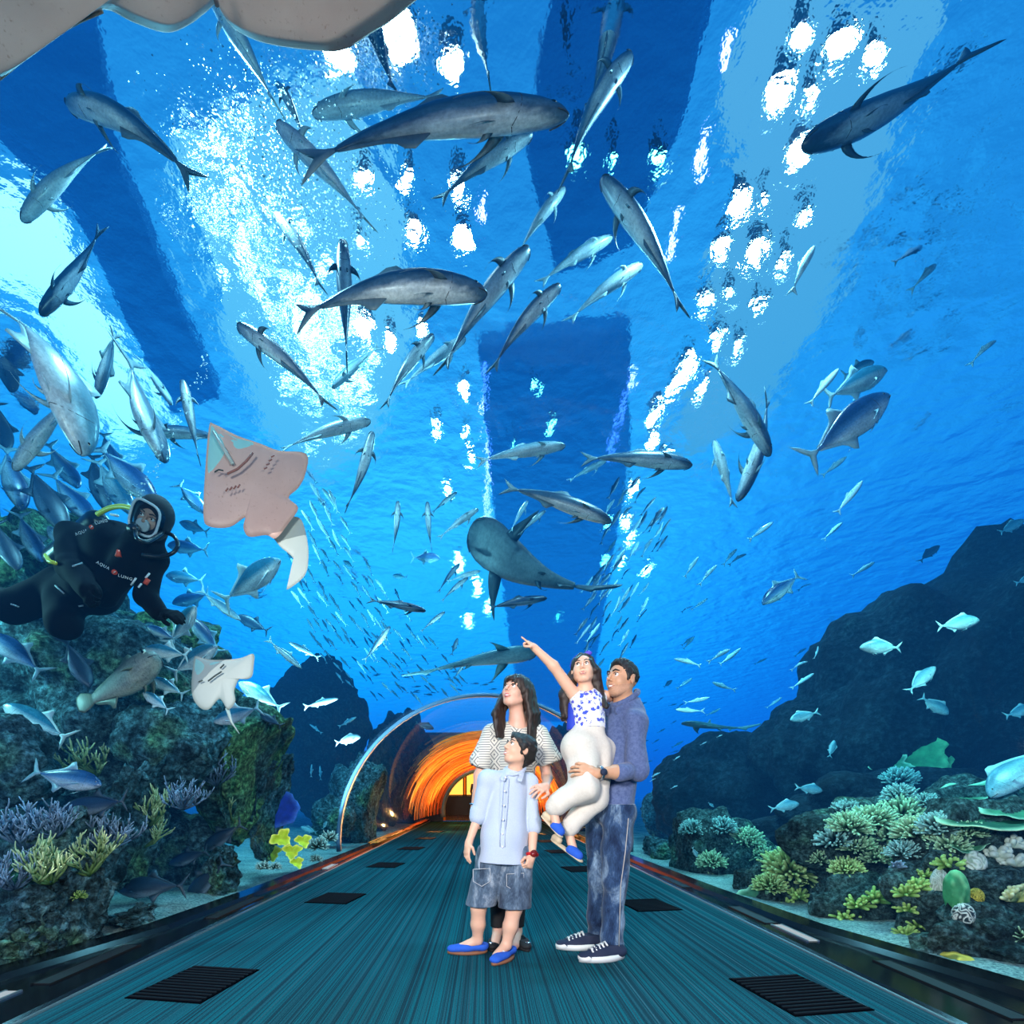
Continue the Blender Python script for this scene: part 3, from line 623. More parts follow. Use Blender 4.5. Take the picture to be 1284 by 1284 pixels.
def fish_parts(sp,bend,skin,detail=2):
    key=(sp,round(bend,1),skin,detail)
    if key in FC: return FC[key]
    D=SP[sp]; f=bender(round(bend,1)); out=[]
    ns=26 if detail==2 else 9; nr=18 if detail==2 else 8
    T=D['t'][-1]; ts=[T*(.5-.5*math.cos(PI*k/ns*.93))/(.5-.5*math.cos(PI*.93)) for k in range(ns+1)]
    rows=[]
    for t in ts:
        a=interp(t,D['t'],D['a']); b=interp(t,D['t'],D['b']); w_=interp(t,D['t'],D['w']); zc=(a+b)/2; hz=(a-b)/2
        row=[]
        for k in range(nr):
            an=2*PI*k/nr; cx_=math.cos(an); sz=math.sin(an)
            row.append(Vector((.5-t,w_*math.copysign(abs(cx_)**.9,cx_),zc+hz*math.copysign(abs(sz)**.95,sz))))
        rows.append(row)
    vs,fs=loft(rows,True); fs+=[tuple(range(nr-1,-1,-1)),tuple(len(vs)-nr+k for k in range(nr))]
    B=MB().add(vs,fs)
    tl=D['tl']; th=D['th']; x0=.5-T+.01; x1=x0-tl
    if D['tail']=='fork': o=[(x0,.012),(x0-tl*.3,.035),(x0-tl*.62,th*.62),(x1-.0,th),(x0-tl*.80,th*.5),(x0-tl*.48,.0),(x0-tl*.80,-th*.5),(x1,-th),(x0-tl*.62,-th*.62),(x0-tl*.3,-.035),(x0,-.012)]
    elif D['tail']=='round': o=[(x0,.045),(x0-tl*.3,.075),(x0-tl*.7,.10),(x1,.07),(x1-.01,0),(x1,-.07),(x0-tl*.7,-.10),(x0-tl*.3,-.075),(x0,-.045)]
    else: o=[(x0,.014),(x0-tl*.3,.028),(x0-tl*.7,.060),(x1,.075),(x1+.01,.045),(x0-tl*.6,.005),(x0-tl*.45,-.012),(x0-tl*.38,-.05),(x0-tl*.22,-.03),(x0,-.012)]
    tf=MB().plate(o,.006)
    if detail==1:
        d0,d1,h0,h1=D['dor']; zt=interp(d0,D['t'],D['a'])
        B.add(tf.v,tf.f); B.plate([(.5-d0,zt-.01),(.5-d0-.05,zt+h0*.8),(.5-d1,interp(d1,D['t'],D['a'])-.004)],.003)
        B.xf(f); me=mesh('body',B.v,B.f); me.materials.append(M[skin]); FC[key]=[('body',me,[])]; return FC[key]
    def fin(nm,mb):
        mb.xf(f); me=mesh(nm,mb.v,mb.f); me.materials.append(FM[skin]); out.append((nm,me,[]))
    fin('tail_fin',tf)
    for nm,kk,prof,sg in (('dorsal_fin','dor','a',1),('anal_fin','ana','b',-1)):
        t0,t1,h0,h1=D[kk]; n=9; base=[];top=[]
        for i in range(n+1):
            u=i/n; t=t0+(t1-t0)*u; z=interp(t,D['t'],D[prof]); hh=(h0*math.exp(-((u-.14)/.16)**2)+h1*(1-u)**.5*min(1,u*6+.1)+.004)
            base.append((.5-t,z-sg*.012)); top.append((.5-t-.35*hh-.03*u,z+sg*hh*(.2 if i==0 else 1)))
        v=[];fc=[]
        for i in range(n+1): v+=[(base[i][0],.004,base[i][1]),(base[i][0],-.004,base[i][1]),(top[i][0],.0012,top[i][1]),(top[i][0],-.0012,top[i][1])]
        for i in range(n):
            a=i*4; b=a+4; fc+=[(a,b,b+2,a+2),(a+1,a+3,b+3,b+1),(a+2,b+2,b+3,a+3),(a,a+1,b+1,b)]
        fc+=[(0,2,3,1),(n*4,n*4+1,n*4+3,n*4+2)]
        fin(nm,MB().add(v,fc))
    t0,L,wd=D['pec']
    for nm,(t0,L,wd),zz,droop,sw in (('pectoral_fin',D['pec'],-.25,.35,.75),('pelvic_fin',D['pel'],-.93,.9,1.0)):
        for sd in (1,-1):
            mb=MB(); w0=interp(t0,D['t'],D['w']); zb=interp(t0,D['t'],D['b'])
            if nm=='pelvic_fin': y0=w0*.30*sd; z0=zb*.90
            else: y0=w0*.88*sd; z0=zb*.35
            shark=sp=='shark' and nm=='pectoral_fin'
            n=8; v=[];fc=[]
            for i in range(n+1):
                u=i/n; r=L*u; ang=(.35+ (1.0 if not shark else .25)*u*sw)       # sweeps back along a sickle
                px_=-math.sin(ang)*r; out_=math.cos(ang)*r
                ch=wd*(1-u)**.6*(.55+.45*math.sin(PI*min(1,u+.35)))+.003
                dz=-out_*droop-(.25*u*u*L if not shark else 0)
                for e,th_ in ((.5,0),(0,.004),(-.5,0),(0,-.004)):
                    v.append((.5-t0+px_+e*ch,y0+sd*(out_*(1-.25*droop)),z0+dz+th_*(1-.7*u)))
            for i in range(n):
                for k in range(4):
                    a=i*4+k; b=i*4+(k+1)%4; fc.append((a,b,b+4,a+4) if sd>0 else (a,a+4,b+4,b))
            fc+=[(0,1,2,3),(n*4+3,n*4+2,n*4+1,n*4)]
            fin(nm,mb.add(v,fc))
    et,ez,er=D['eye']; 
    subs=[]
    for sd in (1,-1):
        w0=interp(et,D['t'],D['w']); R=er*.62 if sp!='shark' else .008
        e=MB().ball((.5-et,sd*(w0*.86),ez),(R,R*.5,R),10,6); e.xf(f); me=mesh('eye',e.v,e.f); me.materials.append(m_eyer)
        p=MB().ball((.5-et,sd*(w0*.86+R*.32),ez),(R*.62,R*.32,R*.62),8,6); p.xf(f); mp_=mesh('pupil',p.v,p.f); mp_.materials.append(m_eye)
        out.append(('eye',me,[('pupil',mp_)]))
    mo=MB(); pts=[]
    mw=interp(.05,D['t'],D['w'])*1.0
    for k in range(9):
        a=PI*(k/8-.5); tt=.055*(1-math.cos(a))+.004
        zz=interp(tt,D['t'],D['b'])*.62; ww=interp(tt,D['t'],D['w'])*.93
        pts.append((.5-tt,math.copysign(ww,math.sin(a)) if abs(math.sin(a))>.05 else 0,zz))
    mo.tube(pts,.0035,5); mo.xf(f); me=mesh('mouth',mo.v,mo.f); me.materials.append(m_mouth); out.append(('mouth',me,[]))
    gl=MB()
    if sp!='shark':
        tg=.20 if sp!='slim' else .17
        for sd in (1,-1):
            pts=[]
            for k in range(9):
                an=math.radians(62-150*k/8); tt=tg-.02*math.cos(an*1.2)+.015
                a_=interp(tt,D['t'],D['a']);b_=interp(tt,D['t'],D['b']);w_=interp(tt,D['t'],D['w']); pts.append((.5-tt,sd*w_*math.cos(an)*1.0,(a_+b_)/2+(a_-b_)/2*math.sin(an)))
            gl.tube(pts,.0017,5)
        gl.xf(f); me=mesh('gill_line',gl.v,gl.f); me.materials.append(m_mouth); out.append(('gill_line',me,[]))
    B.xf(f); me=mesh('body',B.v,B.f); me.materials.append(M[skin]); out.insert(0,('body',me,[]))
    FC[key]=out; return out
REF=Vector((.35,0,1))
def frame(H,T,roll,flip=False):
    X=(H-T).normalized(); mid=(H+T)/2; v=mid-Vector((0,0,CAMZ))
    vp=(v-X*v.dot(X)).normalized(); w_=X.cross(vp)
    if w_.dot(REF)<0: w_=-w_
    z=vp*math.cos(math.radians(roll))+w_*math.sin(math.radians(roll)); y=z.cross(X)
    return X,y,z,w_
NF=[0]; PLACED=[]
SZ=1.0
def fish(h,t,sp='cobia',skin=None,L=1.0,roll=20,bend=0.0,label=None,cat='fish',group=None,detail=2,name=None,dY=0.0,fat=1.0,Y=None):
    """h,t: nose and tail tip in the photograph; L: length in metres; dY: how much further away the tail is."""
    skin=skin or {'cobia':'cobia','jack':'jack','bream':'bream','grouper':'grouper','slim':'silver','shark':'shark'}[sp]
    pl=math.hypot(h[0]-t[0],h[1]-t[1])
    y0=Y or F*L/pl
    for _ in range(40):
        H=P(h[0],h[1],y0); T=P(t[0],t[1],y0+dY*y0)
        if inside_vault((H+T)/2,.22+.1*(H-T).length) or inside_vault(H,.12) or inside_vault(T,.12): y0+=.12
        else: break
    ry=[rock_Y(h[0]+(t[0]-h[0])*q,h[1]+(t[1]-h[1])*q) for q in (0,.25,.5,.75,1)]; ry=[q for q in ry if q is not None]
    if ry:                              # keep clear in front of the rocks
        lim=min(ry)-.14*(H-T).length-.05
        if y0>lim:
            y0=lim; H=P(h[0],h[1],y0); T=P(t[0],t[1],y0+dY*y0)
            for _ in range(30):
                if inside_vault(H,.06) or inside_vault(T,.06): y0+=.05; H=P(h[0],h[1],y0); T=P(t[0],t[1],y0)
    if detail==2:                       # keep apart from the fish already placed
        sl=(H-T).length
        for _ in range(14):
            bad=False; r1=.085*(H-T).length
            for (a_,b_,r2) in PLACED:
                if (a_-H).length>3.2: continue
                if any(((H+(T-H)*u)-(a_+(b_-a_)*v)).length<r1+r2 for u in (.05,.25,.45,.65,.9) for v in (.05,.25,.45,.65,.9)): bad=True; break
            if not bad: break
            y1=y0+.13
            if ry and y1>min(ry)-.14*sl: break
            y0=y1; H=P(h[0],h[1],y0); T=P(t[0],t[1],y0+dY*y0)
        PLACED.append((H,T,.085*(H-T).length))
    X,yv,zv,wv=frame(H,T,roll)
    s=(H-T).length
    if sp=='cobia': fat*=.78
    # bend>0 bulges the middle of the body towards image-up (or image-right for upright fish)
    sg=1 if yv.dot(wv)>=0 else -1
    b=-bend*sg if abs(roll)<75 else -bend*sg
    parts=fish_parts(sp,b,skin,detail)
    Mx=Matrix((X,yv,zv)).transposed().to_4x4()
    kind={'cobia':'cobia','jack':'trevally','bream':'sea_bream','grouper':'grouper','slim':'schooling_fish','shark':'shark'}[sp] if name is None else name
    mid=(H+T)/2
    if detail==1:
        o=bpy.data.objects.new(kind,parts[0][1]); C.objects.link(o); root=o
    else:
        root=bpy.data.objects.new(kind,None); C.objects.link(root); root.empty_display_size=.05
        for nm,me,sub in parts:
            c_=bpy.data.objects.new(nm,me); C.objects.link(c_); c_.parent=root
            for n2,m2 in sub:
                d=bpy.data.objects.new(n2,m2); C.objects.link(d); d.parent=c_
    root.matrix_world=Matrix.Translation(mid)@Mx@Matrix.Diagonal((s,s*fat,s*fat,1))
    root['label']=label or 'fish'; root['category']=cat
    if group: root['group']=group
    NF[0]+=1
    return root
random.seed(11)
c='cobia'
BIG=[
# nose, tail, species, skin, L, roll, bend, label
((85,134),(252,235),c,'cobia',.95,38,.9,'grey fish arching below the wing of the huge ray, head to the left'),
((27,278),(140,182),c,'cobia_pale',.85,10,.3,'pale slim fish swimming down to the left edge past the white skylight'),
((50,395),(130,280),c,'cobia_dark',.9,20,-.2,'dark blue fish slanting down in front of the white skylight'),
((103,572),(2,390),'jack','cobia_pale',1.0,38,.9,'large silver fish diving nose down, tail at the left edge of the glass'),
((262,-12),(349,138),c,'cobia_pale',.9,5,.1,'long pale fish whose head is hidden by the huge ray'),
((347,100),(384,180),c,'cobia',.55,10,.2,'short grey fish behind the pale one, just left of the topmost row'),
((346,155),(465,285),c,'cobia_pale',.85,5,.2,'pale fish seen from right below, head touching the tail of the largest fish'),
((713,146),(370,212),c,'cobia',1.25,34,.55,'largest grey fish near the top, head to the right, belly lit'),
((391,143),(560,122),c,'cobia_pale',.95,25,.2,'pale fish half hidden behind the largest fish, head to the left'),
((668,168),(546,256),c,'cobia',.85,25,.3,'grey fish tucked under the belly of the largest fish'),
((455,-30),(498,120),c,'cobia_dark',.85,30,-.3,'dark fish hanging tail down from behind the huge ray'),
((597,-50),(616,113),c,'cobia',1.0,0,-.2,'grey fish at the top edge with two pale sickle fins, tail down'),
((712,-45),(708,62),c,'cobia_dark',.7,20,.0,'small dark fish cut by the top edge, left of the big tail-down fish'),
((776,-40),(730,160),c,'cobia',1.2,10,.3,'big blue grey fish coming down from the top edge, tail down'),
((793,68),(708,232),c,'cobia',1.0,8,.5,'curved blue grey fish with spread fins beside the green lamps'),
((722,62),(680,98),c,'cobia_pale',.5,20,.2,'small pale fish behind the big tail-down fish at the top'),
((754,223),(858,398),c,'cobia',1.1,12,.3,'dark backed fish swimming up alone in the clear blue middle'),
((709,236),(648,322),c,'cobia_pale',.7,20,.3,'pale fish with spread fins between the two lamp rows'),
((768,298),(674,358),c,'cobia_pale',.8,30,.3,'pale blue fish behind the one swimming up in the middle'),
((806,332),(710,406),c,'cobia_pale',.85,25,.3,'pale blue fish below the one swimming up in the middle'),
((664,311),(551,470),c,'cobia',1.1,15,.3,'grey fish with gaping mouth rising to the right, head on the second row'),
((611,370),(368,402),c,'cobia',1.05,36,.7,'brown grey fish arching to the right in the second row'),
((430,300),(435,458),c,'cobia_dark',.95,0,.0,'dark fish seen from below standing upright behind the arching one'),
((344,267),(404,366),c,'cobia',.75,20,.4,'grey fish with pale belly left of the upright dark fish'),
((703,358),(614,470),c,'cobia',.8,20,.4,'mottled grey fish rising to the right beside the gaping one'),
((416,487),(478,432),c,'cobia_pale',.7,40,.2,'pale teal fish under the tail of the upright dark fish'),
((544,420),(481,514),c,'cobia',.8,20,.4,'grey fish rising to the right under the gaping fish'),
((584,424),(503,486),c,'cobia_pale',.8,25,.2,'pale fish partly behind the grey one under the gaping fish'),
((297,408),(415,514),c,'cobia',.85,18,.4,'grey fish with open mouth and broad fins above the flat pale ray'),
((229,476),(250,580),c,'cobia',.7,5,.0,'upright fish with open mouth just above the ray'),
((185,543),(300,556),c,'cobia',.85,30,.4,'grey fish whose tail is hidden by the flat pale ray'),
((206,580),(160,440),'jack','cobia',.95,30,-.2,'slim blue fish diving towards the diver hood'),
((216,508),(172,445),c,'cobia_pale',.6,30,.1,'faint pale slim fish in front of the skylight foot'),
((17,590),(106,480),c,'cobia_pale',.8,10,.1,'pale bellied fish crossing under the large silver fish'),
((120,500),(146,412),c,'cobia',.6,60,.0,'fish behind the large silver one with only its tail end free'),
((465,528),(350,566),c,'cobia_pale',.85,12,.3,'white bellied fish with dark blotches right above the ray'),
((467,541),(432,641),c,'cobia',.75,5,.3,'blue grey fish hanging tail down right of the ray'),
((709,559),(595,580),c,'cobia_pale',.85,35,.25,'silvery slim fish crossing in front of the green lamps'),
((868,584),(726,576),c,'cobia',1.0,35,.35,'blue grey fish with pale head right of the silvery slim one'),
((767,655),(627,610),c,'cobia',1.0,40,.35,'grey backed fish right above the large shark'),
((760,578),(712,604),c,'cobia_pale',.6,30,.2,'pale ghostly fish between two grey ones above the shark'),
((966,572),(888,446),'cobia','cobia',1.0,35,.25,'grey fish diving to the right, uppermost of the knot of three'),
((925,629),(962,493),'cobia','cobia',1.0,25,.45,'grey fish with the lowest head in the knot of three'),
((895,552),(920,638),'cobia','cobia_pale',.65,30,.1,'smallest pale fish in the knot of three, left side'),
((1115,495),(1008,578),'jack','jack',.75,74,.0,'silver trevally with dark back below its twin at the right'),
((1112,464),(1034,500),'jack','silver',.6,74,.1,'silver trevally just above the dark backed one'),
((1096,454),(1056,472),'jack','silver',.42,74,.1,'small bright trevally behind the upper silver one'),
((1005,182),(1238,52),c,'cobia_dark',1.3,14,-.35,'huge dark navy fish at the top right with forked tail raised'),
((1168,76),(1222,28),'slim','silver',.5,60,.2,'faint outlined fish left of the raised navy tail'),
((956,758),(1004,720),'jack','jack',.55,75,.2,'navy trevally with raised tail in the open blue at the right'),
((573,617),(541,644),c,'cobia',.5,30,.2,'small grey fish above the left fin of the shark'),
((499,628),(492,692),c,'cobia',.62,0,.2,'small fish with fins spread, left one of a hanging pair'),
((536,629),(542,692),c,'cobia',.62,0,-.2,'small fish with one fin spread, right one of a hanging pair'),
((600,638),(549,676),c,'cobia_pale',.62,30,.2,'blue fish rising to the right just before the shark snout'),
((662,628),(640,668),c,'cobia_pale',.5,20,.2,'pale blue fish rising over the back of the shark'),
((684,640),(650,672),c,'cobia',.5,20,.2,'second blue fish rising over the back of the shark'),
((424,694),(438,722),c,'cobia_dark',.8,20,.0,'round dark fish coming head on above the left school'),
((534,766),(460,752),c,'cobia_dark',.7,40,.1,'dark fish swimming right with big fins below the hanging pair'),
((552,700),(515,699),'jack','jack',.5,78,.1,'blue trevally swimming right, left of the shark fin'),
((492,722),(511,724),'jack','silver',.35,70,.1,'faint pale trevally above the round dark fish'),
((495,738),(503,757),c,'cobia_dark',.4,20,.0,'tiny dark fish coming head on over the dark big-finned one'),
((577,706),(549,744),c,'cobia_dark',.6,25,.3,'dark fish right under the left fin of the shark'),
((587,724),(553,755),c,'cobia',.55,25,.3,'grey fish below the dark one under the shark fin'),
((686,750),(610,763),c,'cobia_dark',.8,50,.2,'dark slim fish swimming right below the shark belly'),
((558,767),(527,793),c,'cobia',.5,30,.2,'small grey fish rising right over the long thin shark'),
((602,716),(560,730),c,'cobia_pale',.5,30,.2,'pale fish half covered by the tail root of the shark'),
((489,785),(455,830),c,'cobia',.7,40,-.2,'long grey blue fish sinking left over the left school'),
((574,800),(566,822),'jack','jack_dark',.35,40,.0,'tiny dark fish above the tail of the long thin shark'),
((583,832),(568,852),c,'cobia',.4,40,.0,'tiny grey fish below the long thin shark'),
]
for b in BIG:
    h,t,sp,sk,L,ro,be,lab=b
    fish(h,t,sp,sk,L,ro,be,lab,fat=.74 if h==(713,146) else 1.0)
# ---------------- sharks
fish((589,662),(781,738),'shark','shark',2.3,12,-.5,'large dark shark with broad pale underside gliding over the tunnel roof','shark',fat=1.42)
fish((674,818),(503,852),'shark','shark_teal',2.2,35,.35,'long thin teal grey shark just left of the pointing hand','shark',fat=.70)
fish((856,906),(955,912),'shark','shark_teal',1.6,70,-.8,'slender dark shark snaking low over the right rock ridge','shark',fat=.7)
# ---------------- fish of the crowd at the left
LEFT=[
((32,447),(-4,398),'jack','jack','blue trevally at the left edge under the tail of the large silver fish'),
((14,492),(2,425),'jack','jack_dark','dark trevally cut by the left edge, level with the silver fish belly'),
((44,520),(16,468),'jack','jack','small blue trevally behind the pale bellied crossing fish'),
((8,565),(-6,500),'jack','jack_dark','dark trevally at the left edge beside the mouth of the pale bellied fish'),
((26,640),(6,556),'jack','jack','blue trevally hanging nose down at the left edge'),
((80,668),(34,580),'jack','jack_dark','big dark trevally nose down above the yellow hose'),
((116,655),(62,590),'jack','jack','blue backed trevally pointing at the diver shoulder'),
((132,640),(114,566),'jack','jack_dark','dark narrow trevally under the nose of the large silver fish'),
((195,632),(122,558),'jack','jack','yellow bellied trevally pointing at the diver hood'),
((163,645),(120,574),'jack','silver','bright bellied trevally over the diver shoulder'),
((98,612),(58,552),'jack','jack','blue trevally below the pale bellied crossing fish'),
((52,705),(22,640),'jack','jack','blue trevally beside the upper arm of the diver'),
((22,715),(-8,650),'jack','jack_dark','dark trevally at the left edge by the mossy rock'),
((60,660),(92,700),'jack','silver','pale trevally just behind the shoulder of the diver'),
((148,600),(128,540),'jack','jack','blue trevally right of the nose of the large silver fish'),
((12,455),(44,395),'jack','jack','blue trevally crossing behind the tail stalk of the silver fish'),
((258,645),(222,606),'jack','jack','blue trevally between the diver hood and the ray'),
((208,722),(257,729),'jack','silver','silver trevally right of the diver hose, head to the left'),
((210,684),(262,690),'jack','jack','blue trevally tucked under the ray, right of the hose'),
((225,655),(262,668),'jack','silver','silver trevally partly behind the left wing of the ray'),
((216,757),(264,744),'jack','jack','blue trevally behind the glove of the diver'),
((302,778),(248,737),'slim','silver','long silver fish slanting down towards the dark trevally'),
((352,702),(276,756),'jack','silver','long pale fish rising to the right below the ray'),
((330,728),(312,745),'jack','jack','small blue trevally touching the long pale fish'),
((297,772),(338,792),'jack','jack_dark','small black trevally over the long silver fish'),
((246,760),(210,810),'jack','silver','silver trevally taking food from the glove of the diver'),
((238,774),(277,820),'jack','jack','blue trevally just right of the one at the glove'),
((184,786),(222,802),'jack','jack','blue trevally under the glove of the diver'),
((181,814),(238,822),'jack','silver','pale trevally above the brown grouper'),
((273,810),(214,846),'jack','silver','silver trevally touching the upper corner of the small ray'),
((187,850),(233,872),'jack','silver','upper of two white bellied trevallies left of the small ray'),
((179,868),(214,892),'jack','silver','lower of two white bellied trevallies left of the small ray'),
((362,805),(402,826),'slim','silver','silver fish with bright back right of the small ray'),
((424,876),(380,887),'slim','silver','silver fish swimming right in front of the left rock wall'),
((268,906),(328,886),'jack','silver','blue silver trevally just below the small ray'),
((326,895),(354,911),'jack','jack_dark','dark trevally above the green mossed boulder'),
((388,908),(404,920),'slim','silver','little silver fish above the flat end of the mossed boulder'),
((447,899),(424,912),'slim','silver','little silver fish rising right beside the steel rib'),
((452,924),(420,932),'bream','bream','pale bream beside the steel rib'),
((299,856),(356,890),'jack','silver','white fish whose head is covered by the small ray'),
((378,838),(334,800),'slim','silver','curved white fish in front of the dark gap right of the small ray'),
((4,884),(88,927),'jack','silver','silver trevally with forked tail at the left edge, above the corals'),
((127,985),(36,966),'jack','jack','large grey blue trevally hovering in front of the staghorn corals'),
((80,1014),(160,1003),'jack','jack_dark','dim trevally just under the large grey blue one'),
((-16,794),(56,846),'jack','jack','blue trevally leaving past the left edge under the diver'),
((112,862),(80,798),'jack','jack_dark','black trevally in the shadow under the knee of the diver'),
((147,1116),(236,1110),'jack','jack_dark','big black trevally near the bottom of the glass'),
((212,1084),(262,1066),'jack','jack_dark','black trevally right above the big black one'),
((256,1066),(306,1032),'jack','jack_dark','uppermost black trevally beside the branching corals'),
((235,1130),(284,1078),'jack','jack_dark','black trevally rising tail up over the last boulder'),
((198,821),(97,884),'grouper','grouper','brown grouper with wide head turned up beside the diver knee'),
((430,703),(444,712),'bream','bream','small pale bream by the round dark fish'),
((478,838),(466,846),'jack','jack_dark','tiny dark fish under the left school'),
((391,958),(390,975),'slim','silver','left one of two upright pale fish before the blue gap'),
((401,960),(402,979),'slim','silver','right one of two upright pale fish before the blue gap'),
((377,1037),(398,1044),'bream','bream','small pale bream over the yellow corals'),
((410,1030),(404,1040),'bream','bream','tiny pale bream close to the foot of the steel rib'),
((544,914),(520,906),'bream','jack_dark','dark fish hanging over the far tunnel section'),
]
for h,t,sp,sk,lab in LEFT:
    pl=math.hypot(h[0]-t[0],h[1]-t[1]); L={'jack':.62,'slim':.5,'bream':.34,'grouper':.85}[sp]*(.8+.4*min(1,pl/80))
    fish(h,t,sp,sk,L,74 if sp!='grouper' else 35,rnd(-.3,.3),lab,fat=1.5 if sp=='grouper' else 1.0)
RIGHT=[
((1078,812),(1131,812),'bream facing left below the dark rock top at the right'),
((1228,778),(1174,786),'bream swimming right, highest one before the dark rock'),
((1173,836),(1138,868),'bream rising to the right in front of the dark rock'),
((1189,896),(1154,873),'bream heading down to the right in front of the dark rock'),
((1031,992),(996,987),'upper one of two bream before the dark cave'),
((1002,1008),(964,1015),'lower one of two bream before the dark cave'),
((991,903),(1028,892),'bream with raised tail over the left shoulder of the dark rock'),
((1300,886),(1259,898),'bream half out of the right edge'),
((1046,928),(1040,950),'small bream turning towards the glass in the dark'),
((1285,652),(1253,668),'bream near the right edge at the top line of the dark rock'),
((1300,722),(1272,732),'bream leaving past the right edge in front of the dark rock'),
((895,1012),(888,1006),'tiny bream above the flat topped coral rock'),
((874,1075),(868,1062),'tiny bluish bream among the bushy corals'),
((843,853),(832,862),'tiny dark bream right behind the shoulder of the man'),
]
for h,t,lab in RIGHT:
    fish(h,t,'bream','bream',.36,80,rnd(-.3,.3),'pale '+lab)
fish((1242,1000),(1318,935),'bream','bream',1.0,70,.3,'big pale humphead wrasse entering from the right edge behind the table coral','fish',name='wrasse',fat=1.15)
fish((1178,684),(1152,705),'bream','jack_dark',.5,60,.1,'dim round fish just above the top line of the dark rock')
# ---------------- silver schools
UR='schooling fish in the upper right'; 
S4=[(820,235,775,320),(1250,180,1175,250),(1165,275,1240,350),(1040,340,975,335),(1090,390,1020,370),(985,490,885,515),(1120,545,1030,515),(930,585,810,700),(1030,605,910,640),(1160,635,1075,630),(1015,715,930,630),(1185,640,1180,740),(770,750,690,850),(655,780,540,860),(490,860,470,940),(500,920,410,1110),(645,895,605,1020),(875,720,830,800),(880,775,845,800),(955,750,895,755),(845,820,730,890),(960,820,830,865),(1020,835,900,875),(1050,890,965,890),(1100,800,1045,880),(1150,900,1085,960),(1190,865,1150,960),(820,895,805,950),(905,910,790,990),(775,950,770,1060),(940,975,845,1035),(955,990,850,1100),(950,1080,840,1140),(820,1070,795,1140),(700,1010,665,1100),(575,1000,555,1100),(550,1120,545,1160),(655,1150,650,1270),(470,1210,465,1280),(540,1230,540,1280),(700,905,690,940),(1040,1080,950,1150),(1030,1165,960,1250),(880,1205,790,1270),(1280,1250,1240,1284)]
S8=[(590,245,475,385),(520,255,490,340),(750,180,740,210),(930,380,875,460),(880,65,790,140),(930,100,845,170),(870,200,845,250),(1180,140,1075,240),(1284,110,1215,180),(1270,300,1200,360),(1280,420,1220,480),(620,575,525,650),(495,690,560,710),(680,665,580,790),(605,820,530,890),(725,970,635,1025),(345,820,250,890),(490,1040,435,1080),(245,940,175,985),(210,920,155,985),(135,980,65,1060),(65,950,10,1030),(30,870,-20,910),(140,900,115,950),(350,125,410,200),(100,1105,35,1150),(560,1130,570,1180),(45,1120,0,1160),(45,1250,0,1284)]
S3=[(180,105,95,200),(30,270,230,325),(440,200,270,300),(520,190,360,310),(310,440,490,500),(710,265,615,310),(1000,190,910,255),(1085,175,1050,270),(1010,290,880,360),(1055,375,880,490),(290,550,100,590),(40,640,260,650),(370,630,260,680),(800,455,750,490),(820,550,700,630),(165,410,45,490),(100,870,10,920),(70,940,0,960),(270,730,225,760),(385,825,340,845),(270,875,220,900)]
random.seed(3)
def small(h,t,sk,lab,grp,L=.42,roll=None,bend=None,sp='slim'):
    return fish(h,t,sp,sk,L*rnd(.9,1.15),rnd(50,85) if roll is None else roll,rnd(-.9,.9) if bend is None else bend,lab,'fish',grp,detail=1)
for (a,b,c_,d) in S4: small((854+a/2.986,b/2.986),(854+c_/2.986,d/2.986),'school','slim silver fish of the loose school at the upper right, under the navy fish','loose silver school at the upper right',bend=rnd(.2,1.0))
for (a,b,c_,d) in S8: small((854+a/2.986,380+b/2.986),(854+c_/2.986,380+d/2.986),'school','slim silver fish scattered in the open blue water above the right rocks','scattered silver fish above the right rocks',bend=rnd(-.2,.9))
for (a,b,c_,d) in S3: small((840+a/5.836,780+b/5.836),(840+c_/5.836,780+d/5.836),'school','small silver fish between the head of the man and the right rocks','small silver fish right of the man')
# dense left school, streaming down to the right
def inpoly(x,y,pl):
    r=False; j=len(pl)-1
    for i in range(len(pl)):
        if (pl[i][1]>y)!=(pl[j][1]>y) and x<(pl[j][0]-pl[i][0])*(y-pl[i][1])/(pl[j][1]-pl[i][1])+pl[i][0]: r=not r
        j=i
    return r
polyL=[(380,560),(440,660),(480,740),(545,800),(590,850),(560,880),(480,880),(420,850),(380,790),(360,700),(392,640)]
k=0; used=[]
while k<150:
    x=rnd(350,600); y=rnd(560,885)
    if not inpoly(x,y,polyL): continue
    if any(abs(x-a)<5 and abs(y-b)<9 for a,b in used): continue
    used.append((x,y)); k+=1
    s=1-max(0,(y-640)/240)*.45
    a=math.radians(rnd(56,70)-max(0,(y-700)/160)*14); l=rnd(22,34)*s
    dx=math.cos(a)*l/2; dy=math.sin(a)*l/2
    small((x-dx,y-dy),(x+dx,y+dy),'school','small bright fish of the dense school streaming past the left side of the tunnel','dense school at the left of the tunnel',L=.40,bend=rnd(-.8,.8))
polyR=[(770,590),(830,590),(850,640),(820,720),(800,800),(760,850),(735,830),(715,790),(740,720),(760,650)]
k=0; used=[]
while k<85:
    x=rnd(700,860); y=rnd(585,860)
    if not inpoly(x,y,polyR): continue
    if any(abs(x-a)<6 and abs(y-b)<8 for a,b in used): continue
    used.append((x,y)); k+=1
    a=math.radians(rnd(50,64)); l=rnd(18,32)
    dx=math.cos(a)*l/2; dy=-math.sin(a)*l/2
    small((x+dx,y+dy),(x-dx,y-dy),rnd(0,1)<.45 and 'school' or 'cobia','small blue fish of the school rising right above the girl and the man','school rising behind the girl',L=.40,roll=rnd(20,80))
for x in range(26):
    a=(rnd(500,640),rnd(842,872)); small((a[0]+rnd(7,12),a[1]+rnd(-3,3)),a,'school','tiny silver fish gathered just above the steel rib','tiny fish above the steel rib',L=.34)
